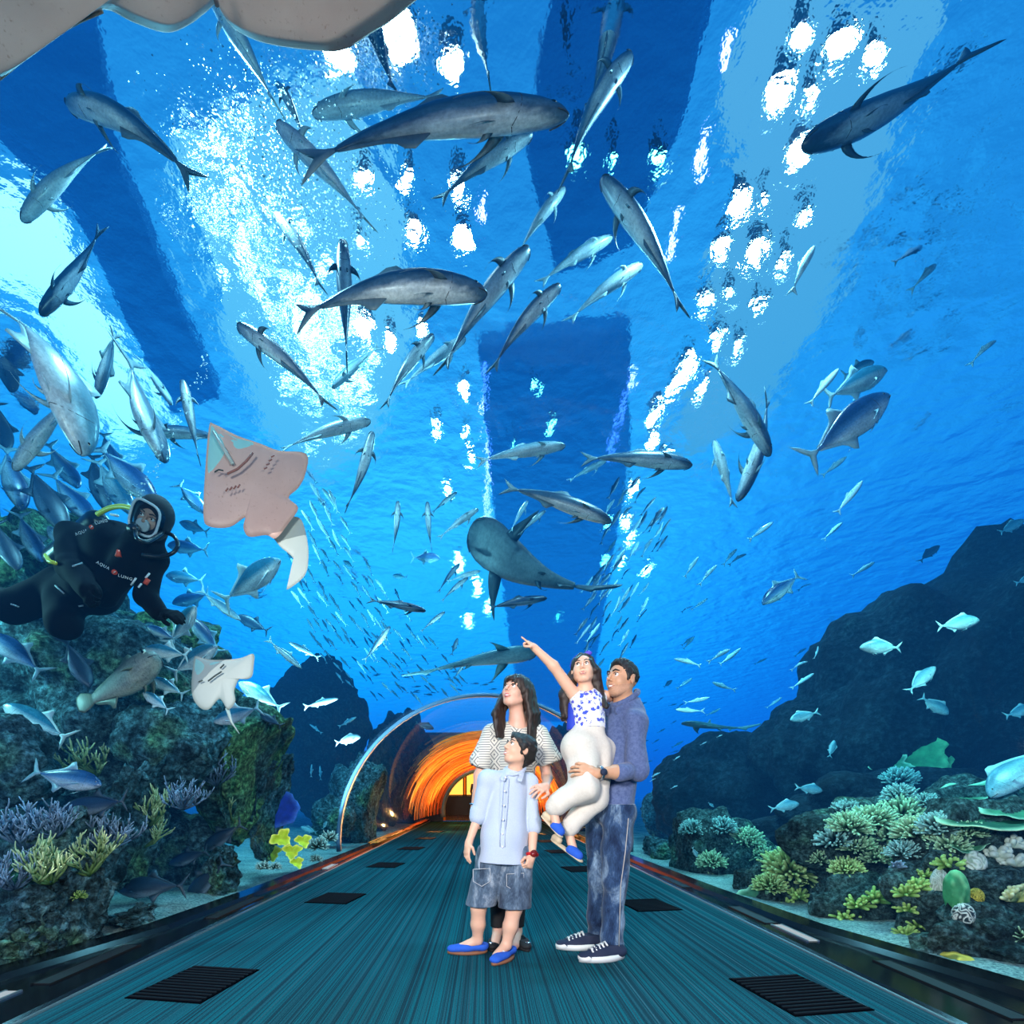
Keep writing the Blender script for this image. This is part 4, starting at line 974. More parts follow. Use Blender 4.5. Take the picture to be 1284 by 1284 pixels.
for x in range(16):
    a=(rnd(800,850),rnd(880,990)); small((a[0]+rnd(7,11),a[1]-rnd(2,6)),a,'school','tiny silver fish between the back of the man and the rock ridge','tiny fish behind the back of the man',L=.34)
# ---------------- rays: outline, own depth, real thickness, bent wings
def lens_body(out,Yf,th,cx,cy,rings=9,curl=None,front=.35):
    n=len(out); o2=[]
    for i in range(n):                    # smooth the outline (Catmull-Rom)
        p0,p1,p2,p3=[Vector((*out[(i+k)%n],0)) for k in (-1,0,1,2)]
        for u in (0,.25,.5,.75):
            q=.5*((2*p1)+(p2-p0)*u+(2*p0-5*p1+4*p2-p3)*u*u+(3*p1-p0-3*p2+p3)*u**3); o2.append((q.x,q.y))
    n=len(o2); v=[];f=[]
    for sg in (1,-1):
        for r in range(rings):
            k=1-r/rings
            for (x,y) in o2:
                X=cx+(x-cx)*k; Yp=cy+(y-cy)*k; p=P(X,Yp,Yf(X,Yp)); d=(p-Vector((0,0,CAMZ))).normalized()
                hgt=th*math.sqrt(max(0,1-k**2.2))*(front if sg<0 else 1)
                v.append(p+d*hgt*sg)
        p=P(cx,cy,Yf(cx,cy)); d=(p-Vector((0,0,CAMZ))).normalized(); v.append(p+d*th*(front if sg<0 else 1)*sg)
    h=rings*n+1
    for s_ in range(2):
        b=s_*h
        for r in range(rings-1):
            for k in range(n):
                a=b+r*n+k; c_=b+r*n+(k+1)%n
                f.append((a,c_,c_+n,a+n) if s_ else (a,a+n,c_+n,c_))
        for k in range(n):
            a=b+(rings-1)*n+k; c_=b+(rings-1)*n+(k+1)%n; f.append((a,c_,b+rings*n) if s_ else (c_,a,b+rings*n))
    for k in range(n): f.append((k,(k+1)%n,h+(k+1)%n,h+k)[::-1])
    return v,f
def ray(name,label,out,c,Yf,th,mat,extra):
    cw=P(c[0],c[1],Yf(*c)); t=thing(name,label,'ray',cw)
    def put(nm,v,f,m,par=t):
        return link(nm,mesh(nm,[Vector(q)-cw for q in v],f),m,par)
    body=put('disc',*lens_body(out,Yf,th,*c),mat)
    for e in extra:
        if e[0]=='lens': put(e[1],*lens_body(e[2],Yf if len(e)<7 else e[6],e[5],*e[3]),e[4])
        else:
            pts=[P(x,y,Yf(x,y)-e[4]) for x,y in e[2]]
            mb=MB().tube(pts,e[5],6); put(e[1],mb.v,mb.f,e[3])
    return t
m_rayin,nt=newmat('ray_belly_pink')
n=noise_tex(nt,coords(nt),5,4); n2=noise_tex(nt,coords(nt),70,2,.7)
c_=mix(nt,(.50,.33,.29),(.74,.54,.48),n); c_=mix(nt,c_,ramp(nt,[(.62,(1,1,1)),(.74,(.75,.66,.6))],n2).outputs[0],1.0,'MULTIPLY')
bsdf(nt,c_,.45,0,.4,bump=n2,bstr=.15,bdist=.003)
m_rayw=plain('ray_belly_white',(.42,.52,.50),.5,var=.10,vscale=6)
m_raycy=plain('ray_snout_cyan',(.30,.66,.66),.4,var=.12,vscale=8)
m_gill=plain('gill_slit',(.30,.13,.11),.7); m_gilld=plain('dark_slit',(.05,.07,.07),.7); m_edge=plain('ray_edge_brown',(.20,.13,.09),.7,var=.5,vscale=60)
YA=lambda x,y:1.66+(y-30)*.0017
ray('giant_ray','huge pink bellied ray spread over the top left corner of the glass',
 [(-160,60),(-60,110),(0,98),(33,70),(67,44),(100,25),(132,12),(167,28),(208,41),(236,32),(259,15),(272,4),(279,18),(296,38),(335,55),(402,64),(432,62),(464,43),(491,26),(530,-6),(600,-60),(560,-160),(300,-230),(60,-230),(-140,-120)],(235,-70),YA,.075,m_rayin,
 [('tube','edge_spots',[(-20,106),(0,97),(33,69),(67,43),(100,25),(128,13)],m_edge,-.004,.006),
  ('tube','clasper',[(272,6),(268,-10),(262,-40)],m_gill,.05,.008)])
YB=lambda x,y:2.9+(x-318)*.0012
ray('ray','flat pinkish ray showing mouth and gills, with a cyan tinted snout corner',
 [(262,536),(269,532),(297,546),(326,556),(350,565),(384,569),(383,594),(374,612),(362,624),(374,637),(362,656),(346,675),(334,671),(312,673),(305,661),(307,649),(288,661),(262,660),(255,646),(257,594)],(318,610),YB,.07,m_rayin,
 [('lens','snout',[(263,538),(269,534),(298,548),(322,557),(306,572),(288,586),(268,592),(259,594)],(283,566),m_raycy,.055),
  ('tube','rostrum',[(267,541),(280,562),(292,582)],m_rayw,.04,[.006,.012,.010]),
  ('tube','mouth',[(285,594),(298,588),(309,578),(317,568)],m_gill,.066,.006),
  ('tube','nostril',[(269,592),(274,589),(280,590)],m_gilld,.06,.004)]+
 [('tube','gill_slit',[(283+i*5,616-i*1.5),(286+i*5,612-i*1.5)],m_gill,.072,.004) for i in range(4)]+
 [('tube','gill_slit',[(331+i*3,588-i*5),(335+i*3,586-i*5)],m_gill,.072,.004) for i in range(4)]+
 [('lens','tail_lobe',[(338,664),(352,657),(366,648),(378,652),(385,675),(387,700),(382,722),(363,738),(360,736),(373,714),(366,698),(350,684)],(372,680),m_rayw,.03,lambda x,y:YB(x,y)+.06)])
YC=lambda x,y:3.45+(x-280)*.001
ray('ray','small pale cyan ray with dark gill line in front of the left boulders',
 [(243,828),(247,823),(262,827),(285,827),(302,825),(318,820),(318,836),(316,848),(309,852),(300,852),(294,866),(295,880),(286,890),(279,880),(274,877),(261,890),(248,885),(240,866)],(278,850),YC,.05,m_rayw,
 [('tube','mouth',[(261,854),(270,847),(278,842)],m_gilld,.05,.005),('tube','nostril',[(249,855),(254,853)],m_gilld,.045,.005),('tube','nostril',[(276,838),(281,833)],m_gilld,.045,.005),
  ('lens','snout',[(244,829),(248,825),(264,829),(280,829),(270,838),(258,846),(244,852)],(257,836),m_raycy,.04),
  ('tube','tail',[(285,888),(290,905),(300,920)],m_rayw,-.02,[.014,.008,.003])])
# ---------------- bubbles
m_bub,nt=newmat('bubble'); 
tr=nd(nt,'ShaderNodeBsdfTranslucent'); tr.inputs[0].default_value=(1,1,1,1); gl_=nd(nt,'ShaderNodeBsdfTransparent'); mx=nd(nt,'ShaderNodeMixShader'); mx.inputs[0].default_value=.5; nt.links.new(tr.outputs[0],mx.inputs[1]); nt.links.new(gl_.outputs[0],mx.inputs[2]); o=nd(nt,'ShaderNodeOutputMaterial'); nt.links.new(mx.outputs[0],o.inputs[0])
def bubbles(name,label,n,fn,group=None):
    mb=MB()
    for i in range(n):
        p,r=fn(i); 
        b=len(mb.v)
        for d in ((1,0,0),(-1,0,0),(0,1,0),(0,-1,0),(0,0,1),(0,0,-1)): mb.v.append(p+Vector(d)*r)
        mb.f+= [(b,b+2,b+4),(b+2,b+1,b+4),(b+1,b+3,b+4),(b+3,b,b+4),(b+2,b,b+5),(b+1,b+2,b+5),(b+3,b+1,b+5),(b,b+3,b+5)]
    tag(mb.build(name,m_bub),label,'bubbles',kind='stuff')
random.seed(21)
def f1(i):
    g=random.gauss; u=random.random()
    px=345+g(0,1)*60+u*40; py=60+u*250+g(0,1)*45
    return P(px,py,rnd(3.2,5.0) if py<330 else rnd(4,5)),abs(g(0,1))*.0035+.002
bubbles('bubble_cloud','dense cloud of fine white bubbles in the upper left water beside the lamps',5200,f1)
def f2(i):
    px=random.gauss(480,34); py=abs(random.gauss(0,1))*45+rnd(0,25)
    return P(px,py,rnd(3.4,4.4)),rnd(.003,.008)
bubbles('bubble_cloud','thick patch of bubbles at the top edge right of the huge ray',2600,f2)
def f3(i):
    u=rnd(0,1); return P(166+u*95+math.sin(u*30)*4+rnd(-5,5),640-u*190+rnd(-8,8),3.9),rnd(.004,.010)
bubbles('bubble_trail','thin trail of bubbles rising from the diver hood',110,f3)
# ---------------- corals
def tipmat(name,base,tip,rough=.6,var=.3):
    m,nt=newmat(name); at=nd(nt,'ShaderNodeAttribute'); at.attribute_name='tip'
    n=noise_tex(nt,coords(nt),14,3); c=mix(nt,base,tip,at.outputs['Fac'])
    c=mix(nt,c,ramp(nt,[(.3,(1-var,)*3),(.7,(1+var,)*3)],n).outputs[0],1.0,'MULTIPLY'); bsdf(nt,c,rough,0,.3,bump=noise_tex(nt,coords(nt),160,2),bstr=.3,bdist=.004); return m
CM={'stag':tipmat('staghorn',(.10,.22,.05),(.80,.95,.55)),'stagblue':tipmat('staghorn_blue',(.03,.08,.14),(.45,.62,.85)),
    'bush':tipmat('bush_coral',(.012,.10,.05),(.66,.95,.60)),'bushy':tipmat('bush_coral_yellow',(.05,.15,.02),(.80,1.0,.42)),'bushb':tipmat('bush_coral_blue',(.008,.07,.08),(.50,.85,.80)),
    'leaf':tipmat('lobed_coral',(.06,.20,.03),(.60,.85,.25)),'yellow':tipmat('yellow_coral',(.45,.60,.03),(.95,1.0,.20)),'plate':tipmat('plate_coral',(.06,.26,.14),(.45,.85,.60)),
    'fan':tipmat('fan_coral',(.05,.30,.12),(.22,.62,.28)),'blue':tipmat('blue_fan',(.01,.06,.55),(.10,.28,.95)),'finger':tipmat('finger_coral',(.40,.42,.10),(.95,.92,.55)),
    'spng':tipmat('tube_sponge',(.45,.50,.40),(.85,.85,.75)),'brain':tipmat('brain_coral',(.20,.18,.02),(.75,.60,.10)),'brainw':tipmat('zebra_brain_coral',(.02,.04,.05),(.85,.88,.80))}
def setattr_tip(me,vals):
    a=me.attributes.new('tip','FLOAT','POINT'); a.data.foreach_set('value',vals)
def coral(name,label,loc,vs,fs,tips,mat,cat='coral',group=None):
    me=mesh(name,vs,fs); setattr_tip(me,tips); o=link(name,me,CM[mat]); o.location=loc; o.scale=(SN[0],)*3; SN[0]=1.0; tag(o,label,cat,group); return o
def tubes(specs):
    mb=MB(); tips=[]
    for pts,rs,n,ta,tb in specs:
        b=len(mb.v); mb.tube(pts,rs,n); m=len(pts)
        for i in range(m): tips+=[(ta+(tb-ta)*(i/(m-1)))]*n
    return mb.v,mb.f,tips
def staghorn(px,py,Y,size,label,mat='stag',seed=0,n=16):
    R=random.Random(seed); sp=[]
    def br(p,d,L,r,lev):
        pts=[p];q=p;dd=d
        for i in range(4):
            dd=(dd+Vector((R.uniform(-.25,.25),R.uniform(-.25,.25),R.uniform(-.05,.3)))).normalized(); q=q+dd*L/4; pts.append(q)
        rs=[r*(1-.13*i) for i in range(5)]; rs.append(r*.15); pts.append(q+dd*r*.6)
        sp.append((pts,rs,6,0 if lev>0 else .05,1.0 if L<size*.5 or lev==0 else .35))
        if lev>0:
            for k in range(R.choice((2,3))):
                s=R.uniform(.35,.95); i=min(3,int(s*4)); b0=pts[i]+(pts[i+1]-pts[i])*(s*4-i)
                nd_=(dd+Vector((R.uniform(-1,1),R.uniform(-1,1),R.uniform(-.3,.8)))*.95).normalized()
                br(b0,nd_,L*R.uniform(.45,.7),r*.8,lev-1)
    for k in range(n):
        a=R.uniform(0,2*PI); e=R.uniform(.1,1.2)
        br(Vector((0,0,0)),Vector((math.cos(a)*math.cos(e),math.sin(a)*math.cos(e)-.2,math.sin(e))).normalized(),size*R.uniform(.5,.8),size*.032,2)
    return coral('staghorn_coral',label,snap(px,py,Y),*tubes(sp),mat)
def bush(px,py,Y,size,label,mat='bush',seed=0,n=120,flat=.75,name='bush_coral',group=None,L=.30,r=.045):
    R=random.Random(seed); sp=[]
    for k in range(n):
        z=1-1.35*(k+.5)/n; a=k*2.39996+R.uniform(-.2,.2); s=math.sqrt(max(0,1-z*z)); d=Vector((s*math.cos(a),s*math.sin(a),z))
        b0=Vector((d.x,d.y,d.z*flat))*size*R.uniform(.50,.68); d2=(d+Vector((R.uniform(-.4,.4),R.uniform(-.4,.4),R.uniform(0,.5)))).normalized()
        l=size*L*R.uniform(.8,1.3); rr=size*r*R.uniform(.85,1.25)
        p1=b0+d2*l*.5; p2=b0+d2*l
        sp.append(([b0*.3,b0,p1,p2,p2+d2*rr*.5],[rr*1.6,rr*1.1,rr*1.05,rr*.9,rr*.25],5,-.2,1.0))
        if R.random()<.6:
            d3=(d2+Vector((R.uniform(-1,1),R.uniform(-1,1),R.uniform(-.2,.6)))*.8).normalized(); sp.append(([b0,b0+d3*l*.6,b0+d3*l*.9],[rr,rr*.9,rr*.3],5,.2,1.0))
    v,f,t=tubes(sp)
    return coral(name,label,snap(px,py,Y,size*.25),v,f,[max(0,x) for x in t],mat,group=group)
def cup(px,py,Y,size,label,mat='plate',seed=0,tilt=(0,0,0),name='plate_coral',up=.25,wave=.12,asp=1.0,lobes=5,cat='coral'):
    R=random.Random(seed); nr=10; na=44; vs=[];fs=[];tips=[]; ph=R.uniform(0,6); E=Matrix.Rotation(tilt[2],3,'Z')@Matrix.Rotation(tilt[1],3,'Y')@Matrix.Rotation(tilt[0],3,'X')
    for side in (0,1):
        for i in range(nr+1):
            u=i/nr
            for k in range(na):
                a=2*PI*k/na; rr=u*size*(1+wave*math.sin(lobes*a+ph)+wave*.5*math.sin((lobes*2+1)*a+ph*2))
                z=size*(up*u**1.8+wave*.6*u*u*math.sin(lobes*a*1.0+ph+1))-(size*.05*(1-u*.6) if side else 0)+size*.012*math.sin(u*40)*(1-side)
                vs.append(E@Vector((rr*math.cos(a),rr*math.sin(a)*asp,z))); tips.append(min(1,max(0,(u-.75)*4)) if i<nr else 1)
    M_=(nr+1)*na
    for s_ in (0,1):
        for i in range(nr):
            for k in range(na):
                a=s_*M_+i*na+k; b=s_*M_+i*na+(k+1)%na; fs.append((a,a+na,b+na,b) if not s_ else (a,b,b+na,a+na))
    for k in range(na): fs.append((nr*na+k,M_+nr*na+k,M_+nr*na+(k+1)%na,nr*na+(k+1)%na))
    b=len(vs); mb=MB(); mb.tube([E@Vector((0,0,-size*.02)),E@Vector((0,0,-size*.25)),E@Vector((0,0,-size*.25))+Vector((0,0,-size*.3))],[size*.22,size*.12,size*.16],8)
    vs+=mb.v; fs+=[tuple(i+b for i in f) for f in mb.f]; tips+=[0]*len(mb.v)
    return coral(name,label,snap(px,py,Y),vs,fs,tips,mat,cat)
def ballc(px,py,Y,r,label,mat,name='brain_coral',cat='coral',seed=0,freq=9):
    vs=[];tips=[]
    for v in ICO5[0]:
        q=v*1.0; n=math.sin(freq*(v.x+v.z*.8+noise.noise(q*2+Vector((seed,0,0)))*1.1))
        vs.append(Vector((v.x*r[0],v.y*r[0],v.z*r[1]))*(1+.07*n)); tips.append(max(0,min(1,n*.9+.4)))
    return coral(name,label,snap(px,py,Y),vs,ICO5[1],tips,mat,cat)
S=staghorn
S(122,972,3.75,.34,'upper staghorn coral branching against the dark rock at the left','stag',1,14)
S(64,1108,3.05,.30,'bright green staghorn coral at the left, its lowest branches near the glass foot','stag',2,16)
S(112,1098,3.15,.28,'second bright green staghorn coral, right neighbour of the lowest one','stag',3,14)
S(188,1035,3.7,.34,'tall green staghorn coral left of the black trevallies','stag',4,16)
S(182,1062,3.6,.26,'low green staghorn coral under the tall one','stag',5,10)
S(272,985,4.5,.30,'dull green staghorn coral below the small ray','stagblue',6,16)
S(292,1030,4.6,.30,'green staghorn coral above the uppermost black trevally','stag',7,10)
S(30,1065,3.3,.30,'bluish staghorn thicket at the left edge, upper clump','stagblue',8,18)
S(18,1115,3.1,.26,'bluish staghorn thicket at the left edge, lower clump','stagblue',9,18)
S(135,1065,3.5,.30,'bluish staghorn thicket between the two bright green ones','stagblue',10,18)
S(230,1015,4.1,.26,'bluish staghorn thicket beside the rounded boulder','stagblue',11,14)
S(72,1050,3.45,.24,'bluish staghorn thicket above the lowest bright green coral','stagblue',12,14)
bush(97,1125,3.0,.055,'tiny round green coral under the bright staghorns','leaf',13,60)
cup(349,1014,5.2,.20,'vivid blue fan coral standing in the gap','blue',1,(1.35,0,.4),'fan_coral',.05,.05,.95,7)
for k,(px,py,s) in enumerate(((353,1052,.16),(366,1068,.14),(380,1055,.12),(340,1070,.14),(372,1082,.10))):
    cup(px,py,5.3-.02*k,s*.6,'yellow lobed coral on the sand below the blue fan, '+['uppermost','middle','rightmost','leftmost','lowest'][k],'yellow',20+k,(1.2,.2*k-.4,.5),'lobed_coral',.4,.25,.9,3)
for k,(px,py,Y,s) in enumerate(((398,1062,6.0,.16),(412,1052,6.3,.14),(396,1078,5.9,.09),(330,1088,5.0,.09),(345,1088,5.1,.08))):
    bush(px,py,Y,s,'small dim coral tuft on the sand edge, '+['below the upright fish','beside the rib foot','low right one','left of the yellow corals','just under the yellow corals'][k],'bushb',30+k,50)
# right reef
BU=[(905,1040,6.3,.20,'bushb','on the left corner of the flat topped rock'),(868,1042,6.9,.20,'bushb','highest on the left end of the flat topped rock'),(935,1055,5.9,.22,'bush','on the upright rock pile, upper one'),(952,1073,5.7,.17,'bush','on the upright rock pile, right one'),(892,1082,6.2,.20,'bush','on the upright rock pile, middle one'),(889,1105,5.9,.19,'bush','on the upright rock pile, lower left one'),(912,1110,5.7,.14,'bush','on the upright rock pile, lower right one'),
 (993,1092,4.8,.30,'bushy','largest, rounded, above the bright green lobed coral'),(965,1112,4.7,.17,'bushy','left of the largest rounded one'),(1016,1105,4.9,.16,'bushy','right of the largest rounded one'),
 (1048,1055,5.0,.22,'bushb','at the left foot of the long coral slope'),(1066,1038,5.0,.22,'bush','lower left on the long coral slope'),(1075,1062,4.9,.18,'bush','under the lower left one of the long slope'),(1095,1030,4.9,.22,'bush','upper left on the long coral slope'),(1112,1052,4.7,.22,'bush','middle of the long coral slope'),(1130,1022,4.8,.23,'bush','top of the long coral slope'),(1150,1045,4.6,.22,'bush','right of the middle of the long slope'),(1128,1000,5.2,.18,'bushb','behind the top of the long slope'),(1178,1040,4.5,.20,'bushb','under the leaning green plate'),(1192,1062,4.2,.17,'bush','beside the small cup coral'),
 (1062,1092,4.6,.16,'bushy','round head on the left of the small sponge, lower'),(1100,1077,4.5,.17,'bush','round head on the left of the small sponge, upper'),(1133,1070,4.4,.15,'bushb','beside the pale blue tree coral'),(1128,980,5.4,.20,'bushb','dim one below the green fan'),(1060,1018,5.4,.16,'bushb','dim one at the upper edge of the slope'),(1160,1008,5.0,.14,'bushb','small, left of the leaning green plate'),(1215,1045,4.1,.14,'bush','small, under the table coral'),(1028,1078,5.1,.14,'bush','small, between the two coral humps')]
for k,(px,py,Y,s,m,w) in enumerate(BU): bush(px,py,Y,s,'bushy coral of the right reef, '+w,m,50+k,int(90+300*s),.8)
LV=[(1075,1135,3.95,.09,'lowest left'),(1100,1128,3.9,.10,'beside the lowest left'),(1050,1162,3.9,.07,'at the foot near the sand'),(1058,1150,3.9,.08,'above the foot'),(1135,1120,3.9,.08,'middle'),(1150,1112,3.9,.08,'right of middle'),(1138,1140,3.75,.07,'below middle'),(1085,1172,3.6,.06,'at the very bottom'),(1135,1172,3.6,.07,'at the bottom right'),(1152,1160,3.6,.07,'right of the bottom one'),(1000,1125,4.6,.09,'bright one under the largest round bush'),(985,1135,4.55,.08,'left of the bright one'),(1190,1085,3.9,.09,'under the small cup coral'),(1160,1098,4.0,.06,'small, near the round rock top')]
for k,(px,py,Y,s,w) in enumerate(LV): bush(px,py,Y,s,'small lobed coral on the right reef, '+w,'leaf',90+k,26,.6,'lobed_coral',L=.55,r=.15)
cup(1140,948,5.6,.32,'large green fan coral high on the dark rock','fan',5,(1.3,.1,-.6),'fan_coral',.1,.09,.9,7)
cup(1160,960,5.4,.22,'smaller green fan coral right of the large one','fan',6,(1.2,.2,-.6),'fan_coral',.2,.07,.9,5)
cup(1118,962,5.3,.16,'small pale blue coral in front of the large green fan','plate',7,(1.2,0,-.6),'fan_coral',.1,.2,.85,6)
cup(1205,1000,4.7,.30,'leaning green plate coral left of the humphead wrasse','plate',8,(.35,-.35,.2),'plate_coral',.12,.14,.5,4)
cup(1245,1030,3.75,.36,'broad pale table coral near the right edge','bush',9,(.18,-.08,0),'table_coral',.06,.06,.8,6)
cup(1278,1018,4.1,.26,'green table coral behind the broad pale one','plate',10,(.25,-.1,0),'table_coral',.06,.08,.8,6)
cup(1212,1062,3.7,.13,'cup shaped green coral with a pale rim','plate',11,(.5,-.3,0),'cup_coral',.35,.14,.8,3)
cup(948,1130,4.55,.16,'green dish coral leaning on the left of the round bush','plate',12,(1.1,-.2,-.5),'plate_coral',.2,.1,.9,4)
ballc(1222,1083,3.5,(.062,.085),'ribbed white barrel sponge below the cup coral','spng','barrel_sponge','sponge',1,7)
ballc(1178,1110,3.45,(.05,.11),'pale pitted sponge hanging at the side of the near rock','spng','sponge','sponge',2,14)
ballc(1224,1124,3.3,(.04,.052),'small mustard brain coral on the near rock','brain','brain_coral','coral',3,16)
ballc(1208,1147,3.25,(.055,.070),'round black and white striped brain coral','brainw','brain_coral','coral',4,11)
ballc(1200,1205,3.05,(.09,.05),'flat olive coral ball at the foot of the near rock','brain','mound_coral','coral',5,3)
ballc(1198,1120,3.7,(.075,.16),'thick dull green trunk like sponge between cup and striped coral','fan','trunk_sponge','sponge',6,2)
for k in range(3): bush((1252,1268,1272)[k],(1072,1060,1082)[k],3.45,.07,'knobbly pale grey green coral right of the barrel sponge, '+['left lobe','upper lobe','right lobe'][k],'spng',130+k,20,.6,'knobbly_coral',L=.5,r=.3)
def finger(px,py,Y,size,label,seed,n=11,mat='finger'):
    R=random.Random(seed); sp=[]
    for k in range(n):
        a=PI*(k+.5)/n; d=Vector((math.cos(a)*1.1,-.45,math.sin(a)*.8)).normalized(); p=Vector((0,0,0)); p1=p+d*size*R.uniform(.5,.8)
        sp.append(([p,p+d*size*.4,p1,p1+d*.01],[size*.12,size*.10,size*.085,size*.03],8,0,.8))
        for s_ in (-1,1):
            d2=(d+Vector((s_*.7,-.2,R.uniform(-.2,.6)))).normalized(); p2=p+d*size*.45; p3=p2+d2*size*R.uniform(.28,.42); sp.append(([p2,p3,p3+d2*.01],[size*.09,size*.075,size*.03],8,.2,1))
    return coral('finger_coral',label,snap(px,py,Y),*tubes(sp),mat)
finger(1272,1128,3.05,.16,'thick fingered cream coral at the right edge',1)
finger(1122,1088,4.2,.09,'pale blue tree coral standing on the round rock',2,5,'stagblue')
bush(1284,1175,2.95,.10,'green coral tuft at the right edge above the corner','bush',140,60)
bush(972,1068,5.8,.10,'tiny coral tuft left of the largest round bush','bushb',141,40)
# ================================================================ FIGURES: smooth implicit bodies turned into meshes
def V3(p): return np.array([p[0],p[1],p[2]],dtype=np.float32)
class Body:
    def __init__(s,lo,hi,h=.005):
        s.lo=V3(lo); s.h=h; s.n=np.ceil((V3(hi)-s.lo)/h).astype(int)+1; s.D=np.full(tuple(s.n),9.,dtype=np.float32)
    def sub(s,lo,hi):
        a=np.clip(np.floor((lo-s.lo)/s.h).astype(int),0,s.n); b=np.clip(np.ceil((hi-s.lo)/s.h).astype(int)+1,0,s.n)
        sl=tuple(slice(a[i],b[i]) for i in range(3))
        X=[(s.lo[i]+s.h*np.arange(a[i],b[i],dtype=np.float32)).reshape([-1 if j==i else 1 for j in range(3)]) for i in range(3)]
        return sl,X
    def put(s,lo,hi,fn,k,op='add'):
        sl,X=s.sub(lo,hi)
        if any(q.stop<=q.start for q in sl): return s
        d=fn(X).astype(np.float32); A=s.D[sl]
        if op=='add':
            if k>0: m=np.maximum(k-np.abs(A-d),0)/k; s.D[sl]=np.minimum(A,d)-m*m*k*.25
            else: s.D[sl]=np.minimum(A,d)
        else:
            d=-d
            if k>0: m=np.maximum(k-np.abs(A-d),0)/k; s.D[sl]=np.maximum(A,d)+m*m*k*.25
            else: s.D[sl]=np.maximum(A,d)
        return s
    def cap(s,a,b,ra,rb,k=.02,fl=None,op='add'):
        a=V3(a);b=V3(b); r=max(ra,rb)*1.6+k+.02; ab=b-a; L2=max(float(ab@ab),1e-9)
        def fn(X):
            p=[X[i]-a[i] for i in range(3)]
            t=np.clip((p[0]*ab[0]+p[1]*ab[1]+p[2]*ab[2])/L2,0,1)
            q=[p[i]-t*ab[i] for i in range(3)]
            if fl is not None:
                dr,f=V3(fl[0]),fl[1]; dd=(q[0]*dr[0]+q[1]*dr[1]+q[2]*dr[2])*(1/f-1); q=[q[i]+dd*dr[i] for i in range(3)]
            return np.sqrt(q[0]**2+q[1]**2+q[2]**2)-(ra+(rb-ra)*t)
        return s.put(np.minimum(a,b)-r,np.maximum(a,b)+r,fn,k,op)
    def ell(s,c,r,R=None,k=.02,op='add'):
        c=V3(c); r=V3(r) if hasattr(r,'__len__') else V3((r,r,r)); m=float(r.max())*1.15+k+.02
        A=np.array(R.transposed() if R is not None else Matrix.Identity(3),dtype=np.float32)
        def fn(X):
            p=[X[i]-c[i] for i in range(3)]
            q=[(A[i,0]*p[0]+A[i,1]*p[1]+A[i,2]*p[2])/r[i] for i in range(3)]
            k0=np.sqrt(q[0]**2+q[1]**2+q[2]**2); k1=np.sqrt((q[0]/r[0])**2+(q[1]/r[1])**2+(q[2]/r[2])**2)
            return k0*(k0-1)/np.maximum(k1,1e-6)
        return s.put(c-m,c+m,fn,k,op)
    def chain(s,pts,rs,k=.02,fl=None):
        for i in range(len(pts)-1): s.cap(pts[i],pts[i+1],rs[i],rs[i+1],k,fl)
        return s
    def plane(s,p,n,k=0,box=None):          # keep the side the normal points away from
        p=V3(p); n=V3(Vector(n).normalized())
        fn=lambda X:-((X[0]-p[0])*n[0]+(X[1]-p[1])*n[1]+(X[2]-p[2])*n[2])
        lo,hi=(s.lo,s.lo+s.h*s.n) if box is None else (V3(box[0]),V3(box[1]))
        return s.put(lo,hi,fn,k,'cut')
    def wrinkle(s,amp,f=40,seed=0,stretch=(1,1,.55)):
        R=random.Random(seed); sl,X=s.sub(s.lo,s.lo+s.h*s.n); W=0
        for i in range(6):
            a=[R.uniform(-1,1)*f*stretch[j] for j in range(3)]; b=[R.uniform(-1,1)*f*.4 for j in range(3)]; ph=R.uniform(0,6)
            W=W+np.sin(a[0]*X[0]+a[1]*X[1]+a[2]*X[2]+ph+1.6*np.sin(b[0]*X[0]+b[1]*X[1]+b[2]*X[2]+ph*2))
        s.D=s.D+(amp/3)*W.astype(np.float32); return s
    def mesh(s,name,origin):
        D=s.D; I=D<0; n=D.shape
        c=[D[a:n[0]-1+a,b:n[1]-1+b,d:n[2]-1+d] for a in(0,1) for b in(0,1) for d in(0,1)]
        ins=sum((x<0).astype(np.int8) for x in c); act=(ins>0)&(ins<8); ijk=np.argwhere(act)
        idx=np.full(act.shape,-1,dtype=np.int32); idx[act]=np.arange(len(ijk))
        vals=np.stack([x[act] for x in c],1); off=np.array([(a,b,d) for a in(0,1) for b in(0,1) for d in(0,1)],dtype=np.float32)
        P_=np.zeros((len(ijk),3),np.float32); N=np.zeros(len(ijk),np.float32)
        for a in range(8):
            for b in range(a+1,8):
                if np.abs(off[a]-off[b]).sum()!=1: continue
                va,vb=vals[:,a],vals[:,b]; m=(va<0)!=(vb<0); t=np.where(m,va/np.where(m,va-vb,1),0)
                P_+=np.where(m[:,None],off[a]+(off[b]-off[a])*t[:,None],0); N+=m
        P_=(ijk+P_/N[:,None])*s.h+s.lo-V3(origin); F_=[]
        for ax in range(3):
            o=[q for q in range(3) if q!=ax]; s0=[slice(None)]*3; s1=[slice(None)]*3; s0[ax]=slice(0,-1); s1[ax]=slice(1,None)
            for q in o: s0[q]=slice(1,-1); s1[q]=slice(1,-1)
            A=I[tuple(s0)];B_=I[tuple(s1)]; e=np.argwhere(A!=B_); sg=A[A!=B_]
            e=e+np.array([0 if q==ax else 1 for q in range(3)]); u=np.zeros(3,int);v=np.zeros(3,int);u[o[0]]=1;v[o[1]]=1
            g=lambda x:idx[x[:,0],x[:,1],x[:,2]]
            q=np.stack([g(e-u-v),g(e-v),g(e),g(e-u)],1); flip=sg if ax!=1 else ~sg
            q[~flip]=q[~flip][:,::-1]; F_.append(q)
        F_=np.concatenate(F_); F_=F_[(F_>=0).all(1)]
